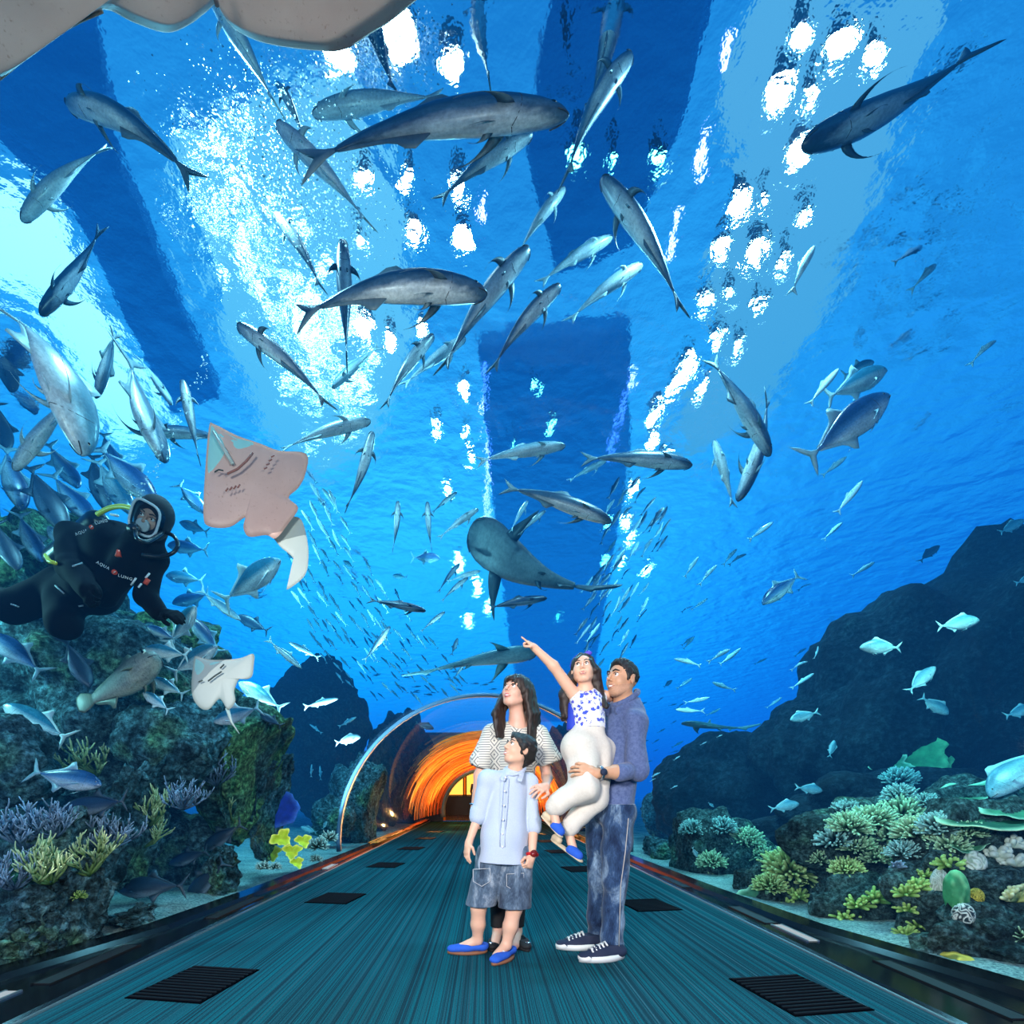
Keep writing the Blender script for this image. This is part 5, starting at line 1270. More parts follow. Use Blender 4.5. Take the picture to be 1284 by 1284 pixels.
        me=bpy.data.meshes.new(name); me.vertices.add(len(P_)); me.vertices.foreach_set('co',P_.ravel())
        me.loops.add(len(F_)*4); me.loops.foreach_set('vertex_index',F_.ravel().astype(np.int32)); me.polygons.add(len(F_))
        me.polygons.foreach_set('loop_start',np.arange(len(F_),dtype=np.int32)*4); me.polygons.foreach_set('loop_total',np.full(len(F_),4,dtype=np.int32))
        me.update(calc_edges=True); me.validate(); me.shade_smooth(); return me
def headframe(c,H,yaw,pitch,roll=0):
    """yaw>0 turns the face to image-left, pitch>0 looks up."""
    R=Matrix.Rotation(math.radians(-yaw),3,'Z')@Matrix.Rotation(math.radians(-pitch),3,'X')@Matrix.Rotation(math.radians(roll),3,'Y')
    return (Vector(c),H,R)
def hl(hf,x,y,z): c,H,R=hf; return c+R@Vector((x*H,y*H,z*H))
def head(b,hf,fem=0.0,child=0.0,smile=.5):
    c,H,R=hf; L=lambda x,y,z:hl(hf,x,y,z)
    b.ell(L(0,.07,.12),(H*.335,H*.40,H*.37),R,.01)
    b.ell(L(0,-.06,-.10),(H*(.272+.03*child),H*.305,H*(.375-.03*child)),R,.05*H)
    b.ell(L(0,-.20,-.36),(H*(.13-.02*fem),H*.11,H*.10),R,.09*H)
    for s in (-1,1):
        b.ell(L(s*.155,-.215,-.10),(H*.10,H*.11,H*.12),R,.08*H)
        b.cap(L(s*.05,-.335,.125),L(s*.19,-.285,.12),H*.035,H*.03,.05*H)
        b.cap(L(s*.20,.02,-.24),L(s*.10,-.18,-.37),H*.085,H*.07,.08*H)
        b.ell(L(s*.13,-.375,.035),(H*.072,H*.05,H*.045),R,.04*H,'cut')
        b.ell(L(s*.333,.06,-.01),(H*.035,H*.075,H*.125),R@Matrix.Rotation(.25*s,3,'Z'),.02*H)
        b.ell(L(s*.362,.045,.0),(H*.02,H*.04,H*.075),R,.012*H,'cut')
        b.ell(L(s*.048,-.385,-.115),(H*.036,H*.04,H*.03),R,.02*H)
    b.cap(L(0,-.335,.10),L(0,-.43-.03*(1-child),-.085),H*.030,H*(.045),.035*H)
    b.ell(L(0,-.345,-.225),(H*.10,H*.045,H*.035),R,.03*H)
    b.ell(L(0,-.335,-.285),(H*.085,H*.045,H*.035),R,.03*H)
    b.cap(L(-.09,-.375,-.252),L(.09,-.375,-.252),H*.012,H*.012,.01*H,op='cut')
m_white=plain('eye_white',(.85,.85,.85),.15); m_iris=plain('iris_brown',(.06,.025,.01),.1); m_teeth=plain('teeth',(.9,.88,.84),.2)
m_hair=plain('hair_dark',(.022,.011,.008),.55,var=.5,vscale=40); m_hairm=plain('hair_black',(.012,.009,.008),.6,var=.5,vscale=40)
m_brow=plain('eyebrow',(.02,.012,.01),.7)
def face_parts(root,hf,gaze=(0,0),lipcol=(.55,.20,.18),smile=.5,teeth=True,lash=0,brow=.016):
    c,H,R=hf; O=root.location; L=lambda x,y,z:hl(hf,x,y,z)-O
    ml=plain('lips',lipcol,.35)
    for s in (-1,1):
        e=MB().ball(L(s*.128,-.308,.035),H*.052,12,8).build('eye',m_white,root)
        g=R@Vector((gaze[0],-1,gaze[1])).normalized(); p=L(s*.128,-.308,.035)+g*H*.030
        MB().ball(p,H*.030,10,8).build('iris',m_iris,e)
        MB().tube([L(s*.062,-.368,.06+.0*s),L(s*.125,-.378,.082),L(s*.195,-.335,.062)],[H*.006,H*(.009+.006*lash),H*.006],6).build('eyelid',m_brow,root)
        MB().tube([L(s*.055,-.385,.125),L(s*.13,-.378,.155),L(s*.215,-.315,.125)],[H*brow,H*brow*1.1,H*brow*.5],6).build('eyebrow',m_brow,root)
    w=.085+.035*smile; up=.035*smile; n=9
    U=[];Lw=[];T=[]
    for i in range(n):
        u=i/(n-1)*2-1; y=-.392+.075*u*u; U.append(L(u*w,y,-.238+up*u*u+.008*(1-abs(u)))); Lw.append(L(u*w*.95,y+.004,-.283-.0*smile+up*1.6*u*u-(.02*smile*(1-u*u)))); T.append(L(u*w*.85,y+.018,-.258+up*1.2*u*u))
    rr=[H*.006+H*.012*(1-abs(i/(n-1)*2-1)) for i in range(n)]
    mb=MB().tube(U,rr,6); mb.tube(Lw,[q*1.15 for q in rr],6); mb.build('lips',ml,root)
    if teeth: MB().tube(T,[H*.006+H*.018*smile*(1-(i/(n-1)*2-1)**2) for i in range(n)],6).build('teeth',m_teeth,root)
def limb(b,pts,rs,k=.02,fl=None): b.chain(pts,rs,k,fl)
def hand(b,w,d,nrm,s=1.0,curl=(.5,.5,.5,.5),thumb=1,spread=.18,k=.004,tc=.4):
    """w wrist, d direction of the palm, nrm the back-of-hand normal, thumb=+1/-1 side, s scale (1 = 18.5 cm hand)"""
    d=Vector(d).normalized(); nrm=Vector(nrm); nrm=(nrm-d*nrm.dot(d)).normalized(); sd=d.cross(nrm)*thumb
    w=Vector(w); M3=Matrix((sd,d,nrm)).transposed()
    b.ell(w+d*.045*s,(.040*s,.055*s,.016*s),M3,.012)
    b.cap(w,w+d*.03*s,.024*s,.026*s,.015)
    ln=(.072,.080,.075,.058)
    for i in range(4):
        o=(1.5-i)*.0205*s; base=w+d*(.086-.004*abs(i-1.3))*s+sd*o; a=-spread*(i-1.2)*.5; dd=(d*math.cos(a)+sd*math.sin(a)).normalized()
        p=base; r=.0092*s; l=ln[i]*s; ang=0
        b.cap(w+d*.04*s+sd*o*.7,p,.012*s,.0105*s,.008)
        for j,f in enumerate((.46,.31,.25)):
            ang+=curl[i]*(.9,1.2,.8)[j]; q=p+(dd*math.cos(ang)-nrm*math.sin(ang))*l*f; b.cap(p,q,r,r*.9,k); p=q; r*=.9
    p=w+d*.022*s+sd*.028*s; q=p+(d*.55+sd*.75-nrm*.25).normalized()*.040*s; b.cap(p-sd*.01*s,q,.014*s,.0115*s,.01)
    q2=q+(d*(.9)+sd*(.35-tc)-nrm*(.2+tc)).normalized()*.030*s; b.cap(q,q2,.0110*s,.010*s,k); q3=q2+(d*.9+sd*(.15-tc)-nrm*(.3+tc)).normalized()*.022*s; b.cap(q2,q3,.010*s,.0085*s,k)
def skinmat(name,col):
    m,nt=newmat(name); n=noise_tex(nt,coords(nt),9,3); n2=noise_tex(nt,coords(nt),120,2)
    c=mix(nt,tuple(x*.88 for x in col),tuple(min(1,x*1.08) for x in col),n); b=bsdf(nt,c,.45,0,.4,bump=n2,bstr=.05,bdist=.001)
    b.inputs['Subsurface Weight'].default_value=.12; b.inputs['Subsurface Radius'].default_value=(.012,.005,.003); b.inputs['Subsurface Scale'].default_value=1; return m
def clothmat(name,fn,rough=.85,weave=500,bs=.25,scale=1):
    m,nt=newmat(name); c=fn(nt); n=noise_tex(nt,coords(nt),weave,1); bsdf(nt,c,rough,0,.2,bump=n,bstr=bs,bdist=.001,sheen=.2); return m
def heather(a,b,s=60):
    def f(nt):
        n=noise_tex(nt,coords(nt,scale=(1,1,1)),s,4,.7); n2=noise_tex(nt,coords(nt),6,3)
        return mix(nt,mix(nt,a,b,ramp(nt,[(.35,(0,0,0)),(.65,(1,1,1))],n).outputs[0]),mix(nt,a,b,n2),.5)
    return f
def denim(a,b,c):
    def f(nt):
        n=noise_tex(nt,coords(nt,scale=(1,1,.45)),9,5,.65,.4); n2=noise_tex(nt,coords(nt,scale=(1,1,.2)),220,2)
        q=ramp(nt,[(.38,a),(.52,b),(.66,c)],n).outputs[0]; return mix(nt,q,ramp(nt,[(.3,(.7,.7,.7)),(.7,(1.25,1.25,1.25))],n2).outputs[0],1.0,'MULTIPLY')
    return f
m_skin_m=skinmat('skin_tan',(.62,.33,.20)); m_skin_w=skinmat('skin_rosy',(.82,.46,.34)); m_skin_c=skinmat('skin_child',(.80,.46,.32))
m_shirt=clothmat('chambray_blue',heather((.035,.060,.17),(.14,.19,.36)))
m_jean=clothmat('denim_dark',denim((.008,.022,.065),(.03,.07,.16),(.22,.32,.45)))
m_short=clothmat('denim_washed',denim((.03,.05,.09),(.10,.15,.22),(.36,.42,.50)))
m_bshirt=clothmat('pale_blue_cotton',heather((.40,.48,.64),(.56,.63,.76),200))
m_cream=clothmat('cream_linen',heather((.60,.55,.48),(.74,.69,.62),80))
m_black=plain('black_fabric',(.006,.006,.008),.8)
def ikat(nt):
    tc=nd(nt,'ShaderNodeTexCoord'); s=nd(nt,'ShaderNodeSeparateXYZ'); nt.links.new(tc.outputs['Object'],s.inputs[0])
    x=math_(nt,'MULTIPLY',s.outputs[0],14.0); z=math_(nt,'MULTIPLY',s.outputs[2],11.0)
    fx=math_(nt,'ABSOLUTE',math_(nt,'SUBTRACT',math_(nt,'FRACT',x),.5)); fz=math_(nt,'ABSOLUTE',math_(nt,'SUBTRACT',math_(nt,'FRACT',z),.5))
    d=math_(nt,'ADD',fx,fz); a=math_(nt,'FRACT',math_(nt,'MULTIPLY',d,3.2))
    l1=math_(nt,'LESS_THAN',a,.30); st=math_(nt,'LESS_THAN',math_(nt,'FRACT',math_(nt,'MULTIPLY',s.outputs[2],62.0)),.28)
    sw=math_(nt,'GREATER_THAN',math_(nt,'SINE',math_(nt,'MULTIPLY',s.outputs[0],46.0)),.1)
    f=math_(nt,'ADD',math_(nt,'MULTIPLY',l1,sw),math_(nt,'MULTIPLY',st,math_(nt,'SUBTRACT',1.0,sw)))
    return mix(nt,(.74,.70,.62),(.07,.08,.10),math_(nt,'MULTIPLY',f,.85))
m_tunic=clothmat('patterned_tunic',ikat)
def butter(nt):
    v=coords(nt); vo=nd(nt,'ShaderNodeTexVoronoi'); vo.inputs['Scale'].default_value=36; nt.links.new(v,vo.inputs['Vector'])
    n=noise_tex(nt,v,70,3,.7,.6); k=math_(nt,'ADD',vo.outputs['Distance'],math_(nt,'MULTIPLY',math_(nt,'SUBTRACT',n,.5),1.3))
    col=ramp(nt,[(.0,(.03,.04,.35)),(.5,(.05,.10,.62)),(.8,(.20,.08,.38))],noise_tex(nt,v,24,1)).outputs[0]
    return mix(nt,col,(.85,.85,.86),ramp(nt,[(.42,(0,0,0)),(.46,(1,1,1))],k).outputs[0])
m_butter=clothmat('butterfly_print',butter)
m_royal=plain('royal_blue_fabric',(.01,.04,.45),.7); m_shoeb=plain('cobalt_suede',(.015,.10,.55),.85,var=.15,vscale=60,bstr=.1); m_sole=plain('brown_sole',(.25,.10,.05),.7)
m_navy=plain('navy_canvas',(.01,.018,.05),.8); m_rub=plain('white_rubber',(.75,.76,.74),.5); m_rope=plain('jute',(.62,.50,.34),.9,var=.2,vscale=90)
m_metal=plain('watch_steel',(.5,.5,.52),.25,1.0); m_red=plain('red_plastic',(.6,.01,.015),.3); m_btn=plain('shirt_button',(.85,.85,.85),.3)
def at_z(px,py,Y,z): p=P(px,py,Y); p.z=z; return p
def part(b,name,root,mat): return link(name,b.mesh(name,root.location),mat,root)
def bx(pts,m=.12):
    a=[min(p[i] for p in pts)-m for i in range(3)]; c=[max(p[i] for p in pts)+m for i in range(3)]; return a,c
def shoe(root,heel,toe,h,w,mat,solemat,style,up=None):
    """heel, toe: points on the ground line of the sole"""
    O=root.location; d=(toe-heel); L=d.length; d.normalize(); u=Vector(up) if up else Vector((0,0,1)); u=(u-d*u.dot(d)).normalized()
    lo,hi=bx([heel,toe,heel+u*h],.08); b=Body(lo,hi,.004); sd=d.cross(u)
    q=lambda a,z,s=0:heel+d*a*L+u*z+sd*s
    fl=(u,.62)
    b.cap(q(.13,.04),q(.55,.034),w*.46,w*.5,.01,fl); b.cap(q(.5,.034),q(.86,.028),w*.52,w*.40,.01,fl)
    b.cap(q(.13,.045),q(.18,h*.82),w*.44,w*.36,.02)
    if style!='flat': b.cap(q(.2,h*.75),q(.6,.05),w*.34,w*.34,.03)
    else: b.cap(q(.24,h*1.25),q(.40,h*1.1),w*.38,w*.36,.01,op='cut')
    b.plane(q(0,.010),-u); 
    if style!='high': b.plane(q(0,h),u)
    part(b,'upper',root,mat)
    n=22; out=[]
    for i in range(n):
        a=2*PI*i/n; t=(math.cos(a)+1)/2; ww=w*(.50+.12*math.sin(PI*min(1,t*1.1)))*(1 if t<.8 else 1-.9*(t-.8)); out.append((t*L*1.0,math.sin(a)*ww*.98))
    v=[];f=[]
    th=.014 if style=='flat' else .034
    for z in (0,th): 
        for (x,y) in out: v.append(heel-d*.005+d*x*1.02+sd*y+u*z-O)
    f=[tuple(range(n))[::-1],tuple(range(n,2*n))]+[(i,(i+1)%n,n+(i+1)%n,n+i) for i in range(n)]
    MB().add(v,f).build('sole',solemat,root)
    return q
# ---------------- MAN
def build_man():
    f=Vector((-.86,-.5,0)).normalized(); lt=Vector((.5,-.86,0)); 
    hipc=P(764,1017,3.15); root=thing('person','man in a blue shirt and faded jeans carrying the girl on his arm','person',(hipc.x,hipc.y,0)); O=root.location
    H=.238; hf=headframe(P(779,853,3.13),H,58,9)
    neck=P(783,886,3.17); chest=P(780,925,3.17); waist=P(772,980,3.17)
    lsh=P(797,905,3.05); lel=P(799,966,3.00); lwr=P(748,970,2.88); rsh=P(762,900,3.30); rel=P(748,953,3.20); rwr=P(729,953,3.0)
    lhip=P(776,1025,3.09); lkn=P(770,1108,3.04); lan=at_z(768,1190,3.06,.10); rhip=P(751,1025,3.22); rkn=P(752,1105,3.20); ran=at_z(749,1180,3.27,.10)
    pts=[hl(hf,0,0,.6),lsh,rsh,lwr,rwr,lan,ran,lhip]; lo,hi=bx(pts,.16); lo[0]-=.10; b=Body(lo,hi,.004)
    head(b,hf,0,0,.7); b.cap(hl(hf,0,.08,-.25),neck,.058,.062,.02); b.cap(neck,chest,.055,.08,.04)
    b.cap(chest,hipc,.085,.085,.04); limb(b,[lsh,lel],[.045,.038]); limb(b,[lel,lel*.45+lwr*.55,lwr],[.042,.040,.027]); limb(b,[rel,rwr],[.04,.027])
    hand(b,lwr,P(722,962,2.86)-lwr,(0,-.9,.35),1.05,(.55,.5,.5,.55),-1,tc=.1); hand(b,rwr,P(716,940,2.96)-rwr,(-.5,-.8,.1),1.0,(.7,.7,.7,.7),1)
    limb(b,[lhip,lkn,lan],[.075,.05,.035]); limb(b,[rhip,rkn,ran],[.075,.05,.035])
    part(b,'body',root,m_skin_m)
    face_parts(root,hf,(.1,.02),(.45,.20,.16),.9,brow=.020)
    # stubble shadow of the beard is a thin coat of short hair
    b=Body(*bx([hl(hf,0,0,.6),hl(hf,0,0,-.5)],.14),.003); c,Hh,R=hf
    b.ell(hl(hf,0,.085,.155),(Hh*.352,Hh*.405,Hh*.375),R,.01); b.ell(hl(hf,0,-.10,.40),(Hh*.20,Hh*.20,Hh*.13),R,.04)
    b.ell(hl(hf,0,-.40,-.05),(Hh*.36,Hh*.36,Hh*.36),R,.01,'cut'); b.plane(hl(hf,0,.05,-.12),R@Vector((0,.35,-1)),.01); b.plane(hl(hf,0,-.10,.02),R@Vector((0,-1,-.55)),.005)
    for s in (-1,1): b.cap(hl(hf,s*.31,-.06,.10),hl(hf,s*.31,-.08,-.06),Hh*.035,Hh*.02,.01); b.ell(hl(hf,s*.36,.07,-.03),(Hh*.06,Hh*.09,Hh*.13),R,.01,'cut')
    b.wrinkle(.0025,260,3,(1,1,1)); part(b,'hair',root,m_hairm)
    b=Body(*bx([hl(hf,0,0,.1),hl(hf,0,0,-.5)],.13),.003); head(b,hf,0,0,.7); b.D-=.0016; b.plane(hl(hf,0,0,-.13),R@Vector((0,-.35,1))); b.plane(hl(hf,0,.08,0),R@Vector((0,1,0))); b.ell(hl(hf,0,-.40,-.255),(Hh*.12,Hh*.12,Hh*.055),R,.0,'cut'); b.plane(hl(hf,0,0,-.50),R@Vector((0,0,-1))); part(b,'beard',root,plain('stubble',(.50,.27,.17),.7,var=.3,vscale=200))
    # shirt
    b=Body(*bx([neck,lsh,rsh,lel,hipc,P(797,1030,3.1),P(730,1020,3.2)],.17),.005)
    b.cap(P(783,903,3.17),waist,.138,.128,.04,(f,.85)); b.cap(waist,P(768,1012,3.16),.128,.138,.05,(f,.88)); b.cap(lsh,rsh,.075,.07,.05)
    b.cap(neck+Vector((0,0,-.02)),chest,.07,.10,.05); b.cap(lsh,lel,.068,.062,.03); b.cap(rsh,rel,.065,.06,.03); b.cap(lel,lel*.62+lwr*.38,.060,.052,.02); b.cap(lel*.72+lwr*.28,lel*.58+lwr*.42,.060,.058,.004)
    b.wrinkle(.008,30,2); b.plane(P(764,1018,3.15),Vector((.22,0,-1))); part(b,'shirt',root,m_shirt)
    b=Body(*bx([neck,hl(hf,0,0,-.4)],.12),.004)
    for s in (-1,1): b.cap(neck+lt*s*.062-f*.04+Vector((0,0,.03)),neck+lt*s*.045+f*.095+Vector((0,-.01,-.04)),.016,.030,.004,(lt,.6))
    b.cap(neck-f*.055+lt*.055+Vector((0,0,.035)),neck-f*.055-lt*.055+Vector((0,0,.035)),.02,.02,.01); cr=[neck+Matrix.Rotation(math.radians(a_),3,'Z')@f*.078+Vector((0,0,.052-.05*math.cos(math.radians(a_)))) for a_ in range(-160,161,20)]; b.chain([q for q in cr if True],[.017]*len(cr),.005); part(b,'collar',root,m_shirt)
    # jeans
    b=Body(*bx([hipc,lan,ran,lkn,lhip],.15),.005)
    b.cap(lhip+Vector((0,0,.04)),rhip+Vector((0,0,.04)),.105,.10,.05); b.chain([lhip,lkn,lan+Vector((0,0,-.02))],[.098,.070,.070],.02); b.chain([rhip,rkn,ran+Vector((0,0,.0))],[.092,.066,.064],.01)
    b.wrinkle(.007,36,5,(1,1,.8)); b.plane((0,0,lan.z-.075),(0,0,-1)); b.plane(P(764,1008,3.15),(0,0,1)); part(b,'jeans',root,m_jean)
    # seam down the near leg
    q=[lhip+Vector((.03,-.100,.0)),(lhip+lkn)/2+Vector((.03,-.084,0)),lkn+Vector((.02,-.073,0)),(lkn+lan)/2+Vector((.02,-.073,0)),lan+Vector((.02,-.073,-.03))]
    MB().tube([p-O for p in q],.003,5).build('side_seam',plain('seam_thread',(.45,.42,.40),.8),root)
    for (hx,hy,hY,tx,ty,tY) in ((782,1199,3.04,726,1206,2.955),(754,1190,3.24,709,1190,3.21)):
        heel=at_z(hx,hy,hY,0); toe=at_z(tx,ty,tY,0); heel.z=toe.z=.001
        d=(toe-heel).normalized(); toe=heel+d*.295
        q=shoe(root,heel,toe,.085,.105,m_navy,m_rub,'low')
        b=Body(*bx([toe],.09),.004); b.ell(toe-d*.045+Vector((0,0,.022)),(.048,.046,.030),None,.005); b.plane((0,0,.004),(0,0,-1)); part(b,'toe_cap',root,m_rub)
        mb=MB(); sd=Vector((-d.y,d.x,0))
        for k in range(5):
            p=heel+d*(.125+.023*k)+Vector((0,0,.098-.0075*k))-O; mb.tube([p-sd*.030-Vector((0,0,.012)),p+Vector((0,0,.004)),p+sd*.030-Vector((0,0,.012))],.0058,5)
            if k<4: mb.tube([p-sd*.02,p+d*.023+sd*.02-Vector((0,0,.007))],.003,5)
        mb.build('laces',m_rub,root)
    w=lwr*.93+lel*.07; ax=(lwr-lel).normalized(); mb=MB(); u=ax.orthogonal().normalized(); v=ax.cross(u)
    ring_=[w-O+(u*math.cos(2*PI*k/20)+v*math.sin(2*PI*k/20))*.036 for k in range(21)]; mb.tube(ring_,.008,6,False,1.5); strap=mb.build('watch',m_metal,root)
    fd=Vector((0,-1,.1)); fd=(fd-ax*fd.dot(ax)).normalized(); MB().tube([w-O+fd*.034,w-O+fd*.048],.020,18).build('watch_face',m_navy,strap)
# ---------------- GIRL
def build_girl():
    hip=P(737,928,3.06); root=thing('person','little girl in a butterfly print top pointing up with an outstretched arm','person',hip); O=root.location
    H=.194; hf=headframe(P(731,839.5,3.05),H,14,10,-4)
    neck=P(735,866,3.07); chest=P(739,890,3.08); rsh=P(719,870,3.06); rel=P(694,835,2.99); rwr=P(671,813,2.96); lsh=P(758,872,3.13)
    kn1=P(733,988,2.92); an1=P(693,1012,2.93); kn2=P(745,1000,3.02); an2=P(712,1040,3.02)
    t1=P(704,1046,2.9); t2=P(727,1077,2.98); tip=P(650,794,2.94)
    b=Body(*bx([hl(hf,0,0,.6),tip,lsh,kn2,t1,t2,an1],.10),.004)
    head(b,hf,1,1,.4); b.cap(hl(hf,0,.06,-.25),neck,.038,.038,.02); b.cap(neck,chest,.042,.060,.03); b.cap(chest,hip,.062,.07,.04)
    b.cap(neck+Vector((0,0,-.03)),rsh,.032,.034,.03); b.chain([rsh,rel,rwr],[.038,.030,.021],.015); b.chain([lsh,P(775,879,3.33),P(803,880,3.24)],[.034,.028,.022],.015)
    d=(tip-rwr).normalized(); hand(b,rwr,d,(.45,-.35,.75),.66,(.02,1.15,1.25,1.3),-1,.05,.003,.5)
    hand(b,P(804,880,3.22),(-.1,-.95,-.1),(0,-.2,1),.6,(.5,.5,.5,.5),1)
    b.chain([hip,kn1,an1],[.07,.045,.028],.02); b.chain([P(752,935,3.1),kn2,an2],[.07,.045,.028],.02)
    b.cap(an1,P(698,1036,2.91),.026,.025,.02); b.cap(an2,P(719,1066,2.99),.026,.025,.02)
    part(b,'body',root,m_skin_c); face_parts(root,hf,(-.30,.08),(.62,.22,.22),.45,False,1,.012)
    c,Hh,R=hf
    b=Body(*bx([hl(hf,0,0,.6),P(704,905,3.05),P(770,885,3.1)],.13),.003)
    b.ell(hl(hf,0,.09,.13),(Hh*.375,Hh*.42,Hh*.40),R,.01); b.ell(hl(hf,0,-.37,-.10),(Hh*.285,Hh*.40,Hh*.40),R,.03*Hh,'cut')
    rndm=random.Random(4)
    for k in range(9):
        s=-1 if k%2 else 1; x=s*rndm.uniform(.22,.36); z0=hl(hf,x,rndm.uniform(.05,.3),-.05)
        if s<0: e1=P(rndm.uniform(706,716),rndm.uniform(870,880),rndm.uniform(3.08,3.14)); e2=P(rndm.uniform(704,712),rndm.uniform(893,903),rndm.uniform(3.06,3.12))
        else: e1=P(rndm.uniform(746,751),rndm.uniform(858,866),rndm.uniform(3.06,3.1)); e2=P(rndm.uniform(752,761),rndm.uniform(878,888),rndm.uniform(3.0,3.06))
        b.chain([z0,(z0+e1)/2+Vector((rndm.uniform(-.01,.01),0,0)),e1,e2],[.032,.030,.028,.012],.012)
    b.wrinkle(.004,150,4,(1,1,.35)); part(b,'hair',root,m_hair)
    mb=MB(); pts=[hl(hf,math.cos(a)*.368,.03-.02*math.sin(a),.13+math.sin(a)*.395)-O for a in [PI*k/16 for k in range(17)]]
    hb=mb.tube(pts,.0045,6,True,1.4).build('headband',m_royal,root); MB().ball(hl(hf,.20,-.10,.47)-O,(.022,.012,.014)).build('bow',plain('violet_bow',(.10,.06,.55),.5),hb)
    b=Body(*bx([neck,rsh,lsh,hip,chest],.10),.004); b.cap(P(737,884,3.07),P(739,915,3.07),.096,.096,.03,(Vector((0,1,0)),.95)); b.cap(P(725,877,3.06),P(752,876,3.1),.045,.045,.04)
    b.cap(neck+Vector((0,-.05,.05)),neck+Vector((0,-.02,-.0)),.038,.038,.01,op='cut'); b.wrinkle(.003,60,6); b.plane(P(738,913,3.07),(0,0,-1)); part(b,'top',root,m_butter)
    b=Body(*bx([P(714,875,3.1),P(716,912,3.1)],.07),.004); b.cap(P(719,885,3.08),P(720,913,3.08),.036,.046,.01,(Vector((0,1,0)),.9)); b.plane(P(738,915,3.07),(0,0,-1)); part(b,'side_panel',root,m_royal)
    b=Body(*bx([P(708,915,3.0),P(765,915,3.1),kn1,kn2,an1,an2],.12),.005)
    b.cap(P(738,914,3.07),P(736,935,3.06),.098,.125,.03,(Vector((0,1,0)),.85)); b.ell(P(722,936,3.02),(.085,.09,.10),None,.05)
    b.chain([P(730,940,3.03),kn1,an1*.9+kn1*.1,an1],[.105,.088,.058,.036],.03); b.chain([P(750,940,3.09),kn2,an2*.9+kn2*.1,an2],[.10,.082,.056,.036],.02)
    b.wrinkle(.007,45,7); b.plane(P(738,910,3.07),(0,0,1)); part(b,'trousers',root,m_cream)
    for (hx,hy,hY,tx,ty,tY) in ((681,1024,2.96,703,1048,2.90),(693,1053,3.04,728,1079,2.97)):
        heel=P(hx,hy,hY); toe=P(tx,ty,tY); d=(toe-heel).normalized()
        up=Vector((.6,-.35,.7)); up=(up-d*up.dot(d)).normalized(); b=Body(*bx([heel,toe],.07),.003); ls=(toe-heel).length
        b.cap(heel+d*ls*.62+up*.016,heel+d*ls*.86+up*.014,.036,.030,.01); b.plane(heel,-up); b.plane(heel+d*ls*.48,-d); part(b,'shoe_toe',root,m_shoeb)
        b=Body(*bx([heel,toe],.07),.003); b.cap(heel+d*.015,toe-d*.015,.028,.031,.01,(up,.3)); s_=part(b,'shoe_sole',root,m_rope)
        b=Body(*bx([heel],.07),.003); b.cap(heel+d*.01+up*.02,heel+d*.03+up*.02,.026,.024,.01); b.plane(heel,-up); part(b,'shoe_heel',root,m_rope)
        a=an1 if hx==681 else an2; mb=MB(); mb.tube([a-O+Vector((math.cos(q)*.033,math.sin(q)*.033,.008*math.sin(q*2))) for q in [2*PI*k/14 for k in range(15)]],.004,5,False); mb.tube([a-O+Vector((.02,-.026,0)),heel+d*ls*.55+up*.045-O],.004,5); mb.build('ankle_strap',m_rope,root)
